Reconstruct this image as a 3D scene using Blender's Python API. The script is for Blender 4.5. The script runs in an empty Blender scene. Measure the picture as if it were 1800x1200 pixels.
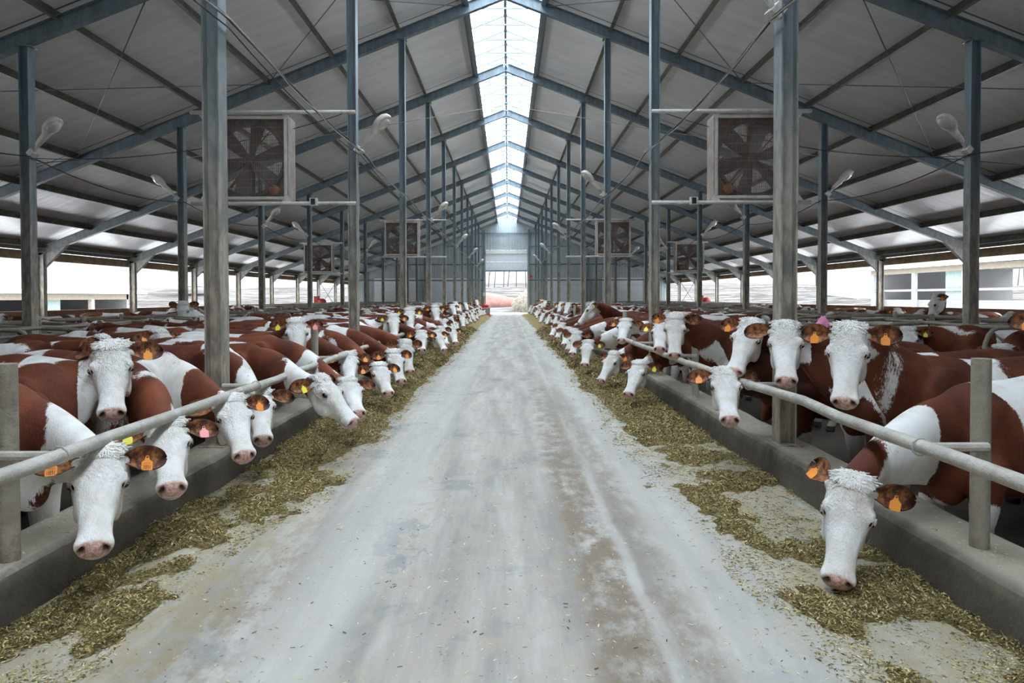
import bpy, bmesh, math, random
import numpy as np
from mathutils import Vector, Matrix
R = math.radians
SC = bpy.context.scene
COL = SC.collection

# ---------------------------------------------------------------- camera
cam_data = bpy.data.cameras.new('camera')
cam_data.sensor_width = 36.0
cam_data.lens = 24.0
cam_data.shift_x = 7.0/1800
cam_data.shift_y = -55.0/1800
cam_data.clip_start = 0.05
cam_data.clip_end = 900
cam = bpy.data.objects.new('camera', cam_data)
COL.objects.link(cam)
cam.location = (0, 0, 1.45)
cam.rotation_euler = (R(90-1.1), R(0.15), 0)
SC.camera = cam

# ---------------------------------------------------------------- sky and exposure
world = bpy.data.worlds.new('overcast_sky')
SC.world = world
world.use_nodes = True
wn = world.node_tree; wn.nodes.clear()
wo = wn.nodes.new('ShaderNodeOutputWorld')
wb = wn.nodes.new('ShaderNodeBackground')
# overcast luminance: the zenith about three times brighter than the horizon
wt = wn.nodes.new('ShaderNodeTexCoord'); ws = wn.nodes.new('ShaderNodeSeparateXYZ'); wn.links.new(wt.outputs['Generated'], ws.inputs[0])
wm = wn.nodes.new('ShaderNodeMapRange'); wn.links.new(ws.outputs[2], wm.inputs[0])
wm.inputs[1].default_value = 0.0; wm.inputs[2].default_value = 1.0; wm.inputs[3].default_value = 0.70; wm.inputs[4].default_value = 13.0
wn.links.new(wm.outputs[0], wb.inputs[1])
wb.inputs[0].default_value = (0.94, 0.975, 1.0, 1)
wn.links.new(wb.outputs[0], wo.inputs[0])
SC.view_settings.view_transform = 'Standard'
SC.view_settings.look = 'None'
SC.view_settings.gamma = 1
SC.view_settings.use_curve_mapping = False
SC.view_settings.exposure = 0.42
SC.cycles.max_bounces = 8
SC.cycles.diffuse_bounces = 5
SC.cycles.transparent_max_bounces = 12
sun_d = bpy.data.lights.new('veiled_sun', 'SUN')
sun_d.energy = 2.0; sun_d.angle = R(40); sun_d.color = (1, 0.97, 0.92)
sun = bpy.data.objects.new('veiled_sun', sun_d); COL.objects.link(sun)
sun.rotation_euler = (R(-8), R(6), 0)

# ---------------------------------------------------------------- helpers
def tag(o, label=None, cat=None, group=None, kind=None):
    if label: o['label'] = label
    if cat: o['category'] = cat
    if group: o['group'] = group
    if kind: o['kind'] = kind
    return o

def empty(name, loc=(0, 0, 0), rz=0.0):
    o = bpy.data.objects.new(name, None)
    o.empty_display_size = 0.2
    COL.objects.link(o)
    o.location = loc; o.rotation_euler = (0, 0, rz)
    return o

def mesh_obj(name, v, f, mats, parent=None, smooth=True, mi=None):
    me = bpy.data.meshes.new(name)
    me.from_pydata([tuple(p) for p in v], [], [tuple(q) for q in f])
    if not isinstance(mats, (list, tuple)): mats = [mats]
    for m in mats: me.materials.append(m)
    if mi is not None: me.polygons.foreach_set('material_index', mi)
    if smooth: me.polygons.foreach_set('use_smooth', [True]*len(me.polygons))
    me.update()
    o = bpy.data.objects.new(name, me)
    COL.objects.link(o)
    if parent is not None: o.parent = parent
    return o

class MB:
    """collects shapes into one mesh"""
    def __init__(s): s.v = []; s.f = []; s.m = []
    def add(s, v, f, m=0):
        k = len(s.v); s.v += [tuple(p) for p in v]
        s.f += [tuple(i+k for i in q) for q in f]; s.m += [m]*len(f); return s
    def box(s, a, b, m=0):
        x0, y0, z0 = a; x1, y1, z1 = b
        v = [(x0,y0,z0),(x1,y0,z0),(x1,y1,z0),(x0,y1,z0),(x0,y0,z1),(x1,y0,z1),(x1,y1,z1),(x0,y1,z1)]
        f = [(0,3,2,1),(4,5,6,7),(0,1,5,4),(1,2,6,5),(2,3,7,6),(3,0,4,7)]
        return s.add(v, f, m)
    def obox(s, c, ax, ay, az, m=0):
        """box with centre c and half-axis vectors"""
        c = Vector(c); ax = Vector(ax); ay = Vector(ay); az = Vector(az)
        v = [c+i*ax+j*ay+k*az for k in (-1,1) for (i,j) in ((-1,-1),(1,-1),(1,1),(-1,1))]
        f = [(0,3,2,1),(4,5,6,7),(0,1,5,4),(1,2,6,5),(2,3,7,6),(3,0,4,7)]
        return s.add(v, f, m)
    def bar(s, p, q, w, h, m=0, up=(0,0,1)):
        p = Vector(p); q = Vector(q); t = (q-p); L = t.length; t.normalize()
        r = t.cross(Vector(up)); 
        if r.length < 1e-4: r = t.cross(Vector((1,0,0)))
        r.normalize(); u = r.cross(t).normalized()
        return s.obox((p+q)/2, t*L/2, r*w/2, u*h/2, m)
    def tube(s, pts, r, n=10, m=0, cap=True):
        pts = [Vector(p) for p in pts]
        rr = r if isinstance(r, (list, tuple)) else [r]*len(pts)
        V = []; F = []
        ref = Vector((0, 0, 1))
        t0 = (pts[1]-pts[0]).normalized()
        if abs(t0.dot(ref)) > 0.95: ref = Vector((1, 0, 0))
        prev = t0.cross(ref).normalized()
        for i, p in enumerate(pts):
            t = (pts[min(i+1, len(pts)-1)]-pts[max(i-1, 0)]).normalized()
            a = (prev - t*prev.dot(t)).normalized(); prev = a
            b = t.cross(a)
            for k in range(n):
                th = 2*math.pi*k/n
                V.append(p + (a*math.cos(th)+b*math.sin(th))*rr[i])
        for i in range(len(pts)-1):
            for k in range(n):
                k2 = (k+1) % n
                F.append((i*n+k, i*n+k2, (i+1)*n+k2, (i+1)*n+k))
        if cap:
            F.append(tuple(range(n-1, -1, -1))); F.append(tuple((len(pts)-1)*n+k for k in range(n)))
        return s.add(V, F, m)
    def lathe(s, c, prof, n=20, m=0, axis='z'):
        V = []; F = []
        for (r, h) in prof:
            for k in range(n):
                th = 2*math.pi*k/n; a = r*math.cos(th); b = r*math.sin(th)
                V.append((c[0]+a, c[1]+b, c[2]+h) if axis == 'z' else (c[0]+a, c[1]+h, c[2]+b))
        for i in range(len(prof)-1):
            for k in range(n):
                k2 = (k+1) % n
                F.append((i*n+k, i*n+k2, (i+1)*n+k2, (i+1)*n+k))
        F.append(tuple(range(n-1, -1, -1))); F.append(tuple((len(prof)-1)*n+k for k in range(n)))
        return s.add(V, F, m)
    def prism(s, prof, y0, y1, m=0):
        """profile in xz extruded along y"""
        n = len(prof)
        V = [(x, y0, z) for x, z in prof]+[(x, y1, z) for x, z in prof]
        F = [(i, (i+1) % n, n+(i+1) % n, n+i) for i in range(n)]
        F += [tuple(range(n-1, -1, -1)), tuple(range(n, 2*n))]
        return s.add(V, F, m)
    def build(s, name, mats, parent=None, smooth=False):
        return mesh_obj(name, s.v, s.f, mats, parent, smooth, s.m)

def copy_tree(o, parent=None):
    c = o.copy(); COL.objects.link(c)
    if parent is not None: c.parent = parent
    for ch in o.children: copy_tree(ch, c)
    return c

def shade_auto(o, ang=40):
    me = o.data
    me.polygons.foreach_set('use_smooth', [True]*len(me.polygons))
    bm = bmesh.new(); bm.from_mesh(me)
    bmesh.ops.recalc_face_normals(bm, faces=bm.faces)
    for e in bm.edges:
        if len(e.link_faces) == 2 and e.calc_face_angle(0) > R(ang): e.smooth = False
    bm.to_mesh(me); bm.free(); return o

# ---------------------------------------------------------------- material kit
class NT:
    def __init__(s, name):
        s.mat = bpy.data.materials.new(name); s.mat.use_nodes = True
        s.t = s.mat.node_tree; s.t.nodes.clear()
        s.out = s.t.nodes.new('ShaderNodeOutputMaterial')
        s.b = s.t.nodes.new('ShaderNodeBsdfPrincipled')
        s.t.links.new(s.b.outputs[0], s.out.inputs[0])
        s.b.inputs['Roughness'].default_value = 0.6
    def n(s, typ, **kw):
        x = s.t.nodes.new(typ)
        for k, v in kw.items(): setattr(x, k, v)
        return x
    def l(s, a, b): s.t.links.new(a, b)
    def setin(s, sock, v):
        if hasattr(v, 'is_output') or isinstance(v, bpy.types.NodeSocket): s.l(v, sock)
        else: sock.default_value = v
    def math(s, op, a, b=0.0, c=0.0, clamp=False):
        x = s.n('ShaderNodeMath', operation=op, use_clamp=clamp)
        s.setin(x.inputs[0], a); s.setin(x.inputs[1], b)
        if len(x.inputs) > 2: s.setin(x.inputs[2], c)
        return x.outputs[0]
    def obj(s): return s.n('ShaderNodeTexCoord').outputs['Object']
    def geo(s): return s.n('ShaderNodeNewGeometry').outputs['Position']
    def mapv(s, v, scale=(1,1,1), loc=(0,0,0)):
        x = s.n('ShaderNodeMapping'); s.l(v, x.inputs[0])
        x.inputs['Scale'].default_value = scale; x.inputs['Location'].default_value = loc
        return x.outputs[0]
    def noise(s, v, scale=5, detail=4, rough=0.55, dist=0.0):
        x = s.n('ShaderNodeTexNoise'); s.l(v, x.inputs['Vector'])
        x.inputs['Scale'].default_value = scale; x.inputs['Detail'].default_value = detail
        x.inputs['Roughness'].default_value = rough; x.inputs['Distortion'].default_value = dist
        return x.outputs[0]
    def ramp(s, f, lo, hi, smooth=True):
        x = s.n('ShaderNodeMapRange'); x.clamp = True
        x.interpolation_type = 'SMOOTHSTEP' if smooth else 'LINEAR'
        s.setin(x.inputs[0], f); x.inputs[1].default_value = lo; x.inputs[2].default_value = hi
        return x.outputs[0]
    def mix(s, f, a, b):
        x = s.n('ShaderNodeMix', data_type='RGBA')
        s.setin(x.inputs[0], f)
        for i, v in ((6, a), (7, b)):
            if isinstance(v, tuple): x.inputs[i].default_value = (*v[:3], 1)
            else: s.l(v, x.inputs[i])
        return x.outputs[2]
    def sep(s, v):
        x = s.n('ShaderNodeSeparateXYZ'); s.l(v, x.inputs[0]); return x.outputs
    def attr(s, name, typ='GEOMETRY'):
        x = s.n('ShaderNodeAttribute', attribute_name=name, attribute_type=typ)
        return x
    def bump(s, h, strength=0.3, dist=0.01):
        x = s.n('ShaderNodeBump'); s.l(h, x.inputs['Height'])
        x.inputs['Strength'].default_value = strength; x.inputs['Distance'].default_value = dist
        s.l(x.outputs[0], s.b.inputs['Normal'])
    def color(s, v): 
        if isinstance(v, tuple): s.b.inputs['Base Color'].default_value = (*v[:3], 1)
        else: s.l(v, s.b.inputs['Base Color'])
    def rough(s, v): s.setin(s.b.inputs['Roughness'], v)
    def spec(s, v): s.b.inputs['Specular IOR Level'].default_value = v
    def metal(s, v): s.b.inputs['Metallic'].default_value = v

def simple(name, c, rough=0.6, var=0.12, scale=6.0, metal=0.0, bump=0.0):
    m = NT(name); p = m.geo()
    n = m.noise(p, scale, 4)
    m.color(m.mix(m.ramp(n, 0.3, 0.7), tuple(x*(1-var) for x in c), tuple(min(1, x*(1+var)) for x in c)))
    m.rough(rough); m.metal(metal)
    if bump: m.bump(m.noise(p, scale*8, 3), bump, 0.01)
    return m.mat
# ================================================================ cattle
def mat_coat():
    m = NT('coat'); o = m.obj()
    sd = m.attr('coat_seed', 'OBJECT').outputs['Fac']
    bias = m.attr('coat_bias', 'OBJECT').outputs['Fac']
    tone = m.attr('coat_tone', 'OBJECT').outputs['Fac']
    cb = m.n('ShaderNodeCombineXYZ')
    m.l(m.math('MULTIPLY', sd, 3.17), cb.inputs[0]); m.l(m.math('MULTIPLY', sd, 7.31), cb.inputs[1]); m.l(m.math('MULTIPLY', sd, 5.77), cb.inputs[2])
    add = m.n('ShaderNodeVectorMath', operation='ADD'); m.l(o, add.inputs[0]); m.l(cb.outputs[0], add.inputs[1])
    v = add.outputs[0]
    big = m.noise(m.mapv(v, (0.8, 1.0, 0.75)), 1.75, 1.5, 0.5, 0.55)
    jag = m.noise(m.mapv(v, (2.2, 2.2, 0.8)), 16, 5, 0.75)
    fine = m.noise(m.mapv(v, (3.0, 3.0, 0.7)), 42, 3, 0.7)
    n = m.math('ADD', big, m.math('MULTIPLY', m.math('SUBTRACT', jag, 0.5), 0.075))
    n = m.math('ADD', n, m.math('MULTIPLY', m.math('SUBTRACT', fine, 0.5), 0.05))
    z = m.sep(o)[2]
    low = m.math('MULTIPLY', m.ramp(z, 0.62, 0.28), 0.32)
    n = m.math('ADD', n, m.math('SUBTRACT', m.math('SUBTRACT', bias, 0.012), low))
    n = m.math('ADD', n, m.math('MULTIPLY', m.math('MULTIPLY', m.ramp(m.sep(o)[1], 0.34, 0.60), m.ramp(z, 0.60, 0.80)), 0.05))
    brownmask = m.ramp(n, 0.484, 0.502)
    face = m.attr('face').outputs['Fac']
    fw = m.ramp(m.math('ADD', face, m.math('MULTIPLY', m.math('SUBTRACT', jag, 0.5), 0.7)), 0.45, 0.6)
    brownmask = m.math('MULTIPLY', brownmask, m.math('SUBTRACT', 1.0, fw))
    hue = m.noise(v, 3.2, 3, 0.5)
    hair = m.noise(m.mapv(v, (1.0, 1.0, 0.35)), 130, 3, 0.75)
    br = m.mix(m.ramp(hue, 0.3, 0.72), (0.085, 0.019, 0.009), (0.215, 0.056, 0.021))
    br = m.mix(m.math('MULTIPLY', m.ramp(hair, 0.45, 0.75), 0.30), br, (0.30, 0.10, 0.045))
    dk = m.n('ShaderNodeMix', data_type='RGBA', blend_type='MULTIPLY'); dk.inputs[0].default_value = 1.0
    tc = m.n('ShaderNodeCombineColor'); 
    for i in range(3): m.l(tone, tc.inputs[i])
    m.l(br, dk.inputs[6]); m.l(tc.outputs[0], dk.inputs[7]); br = dk.outputs[2]
    wh = m.mix(m.ramp(m.noise(v, 4.5, 4, 0.6), 0.38, 0.75), (0.86, 0.85, 0.83), (0.66, 0.60, 0.53))
    dirt = m.math('MULTIPLY', m.ramp(m.math('ADD', z, m.math('MULTIPLY', jag, 0.4)), 0.85, 0.35), 0.55)
    wh = m.mix(m.math('MULTIPLY', dirt, m.math('SUBTRACT', 1.0, fw)), wh, (0.30, 0.24, 0.17))
    specks = m.math('MULTIPLY', m.ramp(m.noise(v, 11, 2), 0.70, 0.73), 0.35)
    wh = m.mix(m.math('MULTIPLY', specks, m.math('SUBTRACT', 1.0, fw)), wh, (0.34, 0.16, 0.09))
    wh = m.mix(m.math('MULTIPLY', m.math('MULTIPLY', m.ramp(m.noise(v, 13, 4, 0.6), 0.45, 0.7), fw), 0.4), wh, (0.62, 0.52, 0.43))
    c = m.mix(brownmask, wh, br)
    curl = m.attr('curl').outputs['Fac']
    cn = m.noise(m.mapv(v, (1.0, 1.0, 0.8)), 30, 4, 0.6, 1.6)
    c = m.mix(m.math('MULTIPLY', m.math('MULTIPLY', m.ramp(cn, 0.52, 0.36), curl), 0.35), c, (0.50, 0.43, 0.36))
    pk = m.attr('pink').outputs['Fac']
    c = m.mix(pk, c, m.mix(m.ramp(m.noise(v, 55, 3), 0.42, 0.66), (0.68, 0.40, 0.335), (0.40, 0.205, 0.16)))
    ds = m.attr('dark').outputs['Fac']
    c = m.mix(ds, c, (0.045, 0.018, 0.014))
    hf = m.ramp(z, 0.075, 0.06)
    c = m.mix(hf, c, (0.05, 0.042, 0.035))
    m.color(c)
    m.rough(m.math('SUBTRACT', 0.72, m.math('MULTIPLY', pk, 0.38)))
    m.spec(0.3)
    h = m.math('ADD', m.math('MULTIPLY', hair, 0.35), m.math('MULTIPLY', m.math('MULTIPLY', cn, curl), 3.2))
    h = m.math('ADD', h, m.math('MULTIPLY', jag, 0.6))
    m.bump(h, 0.75, 0.012)
    return m.mat

def mat_ear():
    m = NT('ear_hide'); i = m.attr('inner').outputs['Fac']; u = m.attr('along').outputs['Fac']
    tone = m.attr('coat_tone', 'OBJECT').outputs['Fac']
    o = m.obj(); n = m.noise(o, 26, 4, 0.6); h = m.noise(o, 160, 3, 0.7)
    inn = m.mix(m.ramp(n, 0.36, 0.66), (0.07, 0.022, 0.010), (0.42, 0.165, 0.06))
    inn = m.mix(m.ramp(u, 0.75, 1.0), inn, (0.05, 0.018, 0.012))
    out = m.mix(m.ramp(h, 0.3, 0.8), (0.07, 0.02, 0.012), (0.22, 0.065, 0.03))
    m.color(m.mix(i, out, inn)); m.rough(0.75); m.bump(h, 0.4, 0.004)
    return m.mat
M_COAT = mat_coat(); M_EAR = mat_ear()
M_EYE = simple('eyeball', (0.008, 0.006, 0.006), 0.08)
M_LID = simple('eyelid', (0.40, 0.27, 0.23), 0.6)
M_LASH = simple('lashes', (0.8, 0.77, 0.72), 0.7)
def _locks():
    m = NT('curly_locks'); o = m.obj()
    n = m.noise(o, 60, 3)
    m.color(m.mix(m.ramp(n, 0.3, 0.7), (0.72, 0.68, 0.62), (0.88, 0.87, 0.85))); m.rough(0.7); return m.mat
M_LOCK = _locks()
M_TAIL = simple('tail_hair', (0.55, 0.48, 0.4), 0.8, 0.25, 20)
M_TAG = {'orange': simple('tag_orange', (0.95, 0.33, 0.045), 0.45, 0.06), 'yellow': simple('tag_yellow', (0.88, 0.80, 0.07), 0.45, 0.06),
         'pink': simple('tag_pink', (0.95, 0.34, 0.34), 0.45, 0.06)}
M_INK = simple('tag_ink', (0.16, 0.05, 0.03), 0.6)
BS = 0.90

def sgnpow(a, e): return math.copysign(abs(a)**e, a)

def loft(rings, caps=True):
    """rings: list of equal-length point lists -> closed mesh"""
    n = len(rings[0]); V = [p for r in rings for p in r]; F = []
    for i in range(len(rings)-1):
        for k in range(n):
            k2 = (k+1) % n
            F.append((i*n+k, i*n+k2, (i+1)*n+k2, (i+1)*n+k))
    c0 = len(V); V.append(sum((Vector(p) for p in rings[0]), Vector())/n)
    V.append(sum((Vector(p) for p in rings[-1]), Vector())/n)
    b = (len(rings)-1)*n
    for k in range(n):
        k2 = (k+1) % n
        F.append((c0, k2, k)); F.append((c0+1, b+k, b+k2))
    return V, F

def ring(c, r, u, hw, ht, hb, ex=2.0, narrow=0.0, n=28):
    """oval ring: ht above / hb below the centre; narrow squeezes the lower half"""
    out = []
    for k in range(n):
        th = 2*math.pi*k/n
        x = sgnpow(math.cos(th), 2/ex); z = sgnpow(math.sin(th), 2/ex)
        hz = ht if z > 0 else hb
        w = hw*(1-narrow*max(0, -z)) if narrow >= 0 else hw*(1+narrow*max(0, z))
        out.append(Vector(c)+Vector(r)*(x*w)+Vector(u)*(z*hz))
    return out

def interp(secs, per=3):
    """Catmull-Rom refinement of a list of tuples"""
    S = [np.array(s, float) for s in secs]; out = []
    for i in range(len(S)-1):
        p0 = S[max(i-1, 0)]; p1 = S[i]; p2 = S[i+1]; p3 = S[min(i+2, len(S)-1)]
        for k in range(per):
            t = k/per
            out.append(0.5*((2*p1)+(-p0+p2)*t+(2*p0-5*p1+4*p2-p3)*t*t+(-p0+3*p1-3*p2+p3)*t**3))
    out.append(S[-1]); return out

def limb(pts):
    """pts: (x,y,z,r)"""
    a0 = pts[0]; b0 = pts[1]
    d0 = (np.array(a0[:3])-np.array(b0[:3])); d0 = d0/np.linalg.norm(d0)*a0[3]*0.95
    P = interp([(a0[0]+d0[0], a0[1]+d0[1], a0[2]+d0[2], a0[3]*0.35), (a0[0]+d0[0]*.7, a0[1]+d0[1]*.7, a0[2]+d0[2]*.7, a0[3]*0.75)]+list(pts), 3); rings = []
    for i, p in enumerate(P):
        a = P[max(i-1, 0)]; b = P[min(i+1, len(P)-1)]
        t = Vector((b-a)[:3]).normalized()
        r = t.cross(Vector((0, 1, 0))); r.normalize(); u = r.cross(t)
        rings.append(ring(p[:3], r, u, max(p[3], 0.01), max(p[3], 0.01), max(p[3], 0.01), n=14))
    return loft(rings)

def ellipsoid(c, rx, ry, rz, rot=None, n=12):
    V = []; rings = []
    for i in range(1, n):
        ph = math.pi*i/n; rr = []
        for k in range(2*n):
            th = math.pi*k/n
            p = Vector((rx*math.sin(ph)*math.cos(th), ry*math.sin(ph)*math.sin(th), rz*math.cos(ph)))
            if rot is not None: p = rot @ p
            rr.append(p+Vector(c))
        rings.append(rr)
    return loft(rings)

HEADSEC = [  # y, half width, top, bottom, jaw narrowing
    (-0.055, 0.060, 0.010, -0.115, 0.1),
    (-0.020, 0.090, 0.036, -0.160, 0.15),
    (0.040, 0.108, 0.050, -0.195, 0.25),
    (0.110, 0.116, 0.056, -0.222, 0.34),
    (0.180, 0.116, 0.050, -0.226, 0.40),
    (0.250, 0.098, 0.036, -0.205, 0.40),
    (0.320, 0.080, 0.020, -0.168, 0.36),
    (0.390, 0.072, 0.006, -0.142, 0.30),
    (0.440, 0.074, 0.001, -0.134, 0.26),
    (0.480, 0.081, -0.004, -0.132, 0.26),
    (0.510, 0.079, -0.012, -0.124, 0.28),
    (0.528, 0.064, -0.026, -0.108, 0.3),
    (0.536, 0.040, -0.042, -0.085, 0.3)]

def head_frame(poll, direction, roll=0.0, hint=None):
    y = Vector(direction).normalized()
    h = Vector((y.x, y.y, 0))
    if hint is not None: h = Vector(hint)
    h.normalize()
    x = y.cross(Vector((0, 0, 1))+h*0.9).normalized()
    z = x.cross(y).normalized()
    M = Matrix((x, y, z)).transposed()
    M = M @ Matrix.Rotation(roll, 3, 'Y')
    return M

def cow_mesh(name, poll, hdir, roll=0.0, voxel=0.014, hint=None, lower=0.0, seed=0, hs=1.0):
    """body of one cow in local space: origin on the ground under the trunk, facing +Y"""
    rnd = random.Random(seed)
    poll = Vector(poll); H = head_frame(poll, hdir, roll, hint)
    V = []; F = []
    def put(vf):
        k = len(V); V.extend([tuple(p) for p in vf[0]]); F.extend([tuple(i+k for i in q) for q in vf[1]])
    X = Vector((1, 0, 0)); Z = Vector((0, 0, 1))
    dz = -lower
    # trunk: y, z centre, half width, top, bottom, exponent, narrow
    T = [(-0.88, 1.14, 0.10, 0.12, 0.13), (-0.80, 1.11, 0.19, 0.23, 0.26), (-0.66, 1.08, 0.25, 0.29, 0.34), (-0.50, 1.06, 0.27, 0.325, 0.36),
         (-0.25, 1.02, 0.305, 0.345, 0.40), (0.0, 1.00, 0.325, 0.35, 0.42), (0.22, 1.00, 0.315, 0.35, 0.41),
         (0.42, 1.01, 0.275, 0.365, 0.38), (0.58, 1.02, 0.235, 0.36, 0.35), (0.72, 1.01, 0.18, 0.27, 0.30), (0.80, 1.00, 0.10, 0.15, 0.2)]
    rings = []
    for (y, zc, hw, ht, hb) in interp(T, 3):
        dd = dz*max(0, min(1, (y+0.2)/0.8))*0.9
        pts = ring((0, y*BS, zc*BS+dd), X, Z, hw*BS, ht*BS, hb*BS, 2.25, 0.0, 36)
        for p in pts:     # sloping loin: squeeze near the spine
            q = (p.z-(zc*BS+dd))/(ht*BS)
            if q > 0: p.x *= (1-0.30*q**3)
        rings.append(pts)
    put(loft(rings))
    for s in (-1, 1):
        put(ellipsoid((s*0.185*BS, -0.50*BS, 1.25*BS), 0.09*BS, 0.15*BS, 0.07*BS))          # hook bones
        put(ellipsoid((s*0.15*BS, -0.72*BS, 1.0*BS), 0.13*BS, 0.2*BS, 0.30*BS))             # thigh
        put(ellipsoid((s*0.19*BS, 0.52*BS, 1.02*BS+dz), 0.075*BS, 0.17*BS, 0.30*BS))         # shoulder blade
        f = rnd.uniform(-0.07, 0.07); g = rnd.uniform(-0.1, 0.05)
        put(limb([(s*0.17, 0.50+0.02, 0.80+dz, 0.125), (s*0.175, 0.52, 0.62+dz*.7, 0.085), (s*0.165, 0.54+f*.5, 0.42+dz*.3, 0.062), (s*0.163, 0.53+f*.7, 0.34, 0.048),
                  (s*0.163, 0.52+f, 0.18, 0.038), (s*0.163, 0.525+f, 0.12, 0.048), (s*0.165, 0.545+f, 0.07, 0.046), (s*0.165, 0.56+f, 0.0, 0.060)]))
        put(limb([(s*0.15, -0.66, 0.95, 0.17), (s*0.175, -0.60, 0.72, 0.15), (s*0.17, -0.66, 0.56, 0.09), (s*0.155, -0.75+g*.5, 0.47, 0.060), (s*0.15, -0.74+g*.7, 0.38, 0.046),
                  (s*0.15, -0.70+g, 0.20, 0.040), (s*0.15, -0.69+g, 0.12, 0.048), (s*0.155, -0.665+g, 0.07, 0.046), (s*0.155, -0.65+g, 0.0, 0.060)]))
    put(ellipsoid((0, -0.42*BS, 0.56*BS), 0.15*BS, 0.18*BS, 0.12*BS))                         # udder
    put(ellipsoid((0, 0.66*BS, 0.76*BS+dz), 0.09*BS, 0.14*BS, 0.14*BS))                      # brisket
    # neck
    p0 = Vector((0, 0.44*BS, 1.04*BS+dz)); p3 = poll + H @ Vector((0, -0.00, -0.075))*hs
    D = p3-p0; L = D.length
    p1 = p0+Vector((0, 0.34*L, 0.10*L)); back = H @ Vector((0, -1, -0.55)); back.normalize()
    p2 = p3+back*0.26*L*0.7-D.normalized()*0.16*L
    N = 14; rings = []; Bx = X; Hx = H @ Vector((1, 0, 0))
    if Bx.dot(Hx) < 0 and abs(Bx.dot(Hx)) > 0.5: Hx = -Hx
    for i in range(N+1):
        t = i/N; a = (1-t)
        c = p0*a**3+p1*3*a*a*t+p2*3*a*t*t+p3*t**3
        tg = ((p1-p0)*3*a*a+(p2-p1)*6*a*t+(p3-p2)*3*t*t).normalized()
        r = (Bx*a+Hx*t); r = (r-tg*r.dot(tg)).normalized(); u = r.cross(tg)
        e = t*t*(3-2*t)
        hw = (0.185*(1-e)+0.088*e)*BS*1.02; ht = (0.27*(1-e)+0.105*e)*BS*1.05; hb = (0.31*(1-e)+0.125*e)*BS*1.1
        if 0.15 < t < 0.95: hb *= 1+0.10*math.sin(t*math.pi)
        rings.append(ring(c, r, u, hw, ht, hb, 2.0, 0.3, 28))
    put(loft(rings))
    # head
    def hp(x, y, z): return poll + H @ (Vector((x, y, z))*hs)
    rings = []
    for (y, hw, tp, bt, nr) in interp(HEADSEC, 3):
        mid = tp*0.62+bt*0.38
        rr = ring((0, y, mid), X, Z, hw, tp-mid, mid-bt, 2.5, max(nr, 0), 32)
        rings.append([hp(*p) for p in rr])
    put(loft(rings))
    put(ellipsoid(hp(0, 0.0, 0.018), 0.075*hs, 0.05*hs, 0.045*hs, H))                          # poll knob
    for s in (-1, 1):
        put(ellipsoid(hp(s*0.100, 0.165, 0.012), 0.030*hs, 0.045*hs, 0.036*hs, H))           # orbit
        put(ellipsoid(hp(s*0.078, 0.20, -0.13), 0.028*hs, 0.10*hs, 0.07*hs, H))              # cheek
        put(ellipsoid(hp(s*0.056, 0.487, -0.046), 0.030*hs, 0.034*hs, 0.034*hs, H))            # nostril wing
        put(ellipsoid(hp(s*0.095, 0.02, -0.03), 0.038*hs, 0.035*hs, 0.035*hs, H))            # ear root
        put(ellipsoid(hp(s*0.047, 0.46, -0.088), 0.030*hs, 0.05*hs, 0.03*hs, H))            # upper lip
    put(ellipsoid(hp(0, 0.455, -0.118), 0.045*hs, 0.055*hs, 0.028*hs, H))                    # chin
    me = bpy.data.meshes.new(name+'_raw'); me.from_pydata(V, [], F); me.update()
    o = bpy.data.objects.new('tmp', me); COL.objects.link(o)
    md = o.modifiers.new('r', 'REMESH'); md.mode = 'VOXEL'; md.voxel_size = voxel; md.adaptivity = 0
    dg = bpy.context.evaluated_depsgraph_get()
    res = bpy.data.meshes.new_from_object(o.evaluated_get(dg))
    bpy.data.objects.remove(o); bpy.data.meshes.remove(me)
    res.name = name
    nv = len(res.vertices); co = np.empty(nv*3, np.float32); res.vertices.foreach_get('co', co); co = co.reshape(-1, 3).astype(np.float64)
    ne = len(res.edges); ed = np.empty(ne*2, np.int32); res.edges.foreach_get('vertices', ed); ed = ed.reshape(-1, 2)
    Hn = np.array(H); pl = np.array(poll)
    deg = np.bincount(ed.ravel(), minlength=nv).astype(float)[:, None]
    def avg(c):
        s = np.zeros_like(c)
        for k in range(3):
            s[:, k] = np.bincount(ed[:, 0], c[ed[:, 1], k], nv)+np.bincount(ed[:, 1], c[ed[:, 0], k], nv)
        return s/deg
    loc = (co-pl) @ Hn / hs
    inhead = ((loc[:, 1] > -0.01) & (np.abs(loc[:, 0]) < 0.17) & (loc[:, 2] > -0.27) & (loc[:, 2] < 0.12) & (loc[:, 1] < 0.6)).astype(float)[:, None]
    it = int(round(14*0.014/voxel))
    leg = (co[:, 2:3] < 0.5).astype(float)
    w = 0.5*(1-inhead)*(1-0.7*leg)+0.5*inhead*0.30
    for _ in range(it): co = co+w*(avg(co)-co)
    for _ in range(max(2, int(3*0.014/voxel))): co = co+0.5*inhead*(avg(co)-co)
    loc = (co-pl) @ Hn / hs
    x, y, z = loc[:, 0], loc[:, 1], loc[:, 2]; ax = np.abs(x)
    # nostrils: comma shaped hollows
    g = np.exp(-(((ax-0.050)/0.017)**2+((y-0.518)/0.034)**2+((z+0.046+(ax-0.050)*0.7)/0.019)**2)**1.3)
    inh = inhead[:, 0] > 0
    disp = np.zeros_like(loc); disp[:, 1] -= 0.034*g*inh
    # mouth groove
    mg = np.exp(-((z+0.098-0.03*np.clip(0.5-y, 0, 1))/0.006)**2)*(y > 0.40)*inh*(y < 0.6)
    disp[:, 0] -= np.sign(x)*0.006*mg; disp[:, 1] -= 0.006*mg
    # eye sockets
    es = np.exp(-(((ax-0.116)/0.03)**2+((y-0.184)/0.024)**2+((z-0.004)/0.018)**2))*inh
    disp[:, 0] -= np.sign(x)*0.012*es
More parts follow.
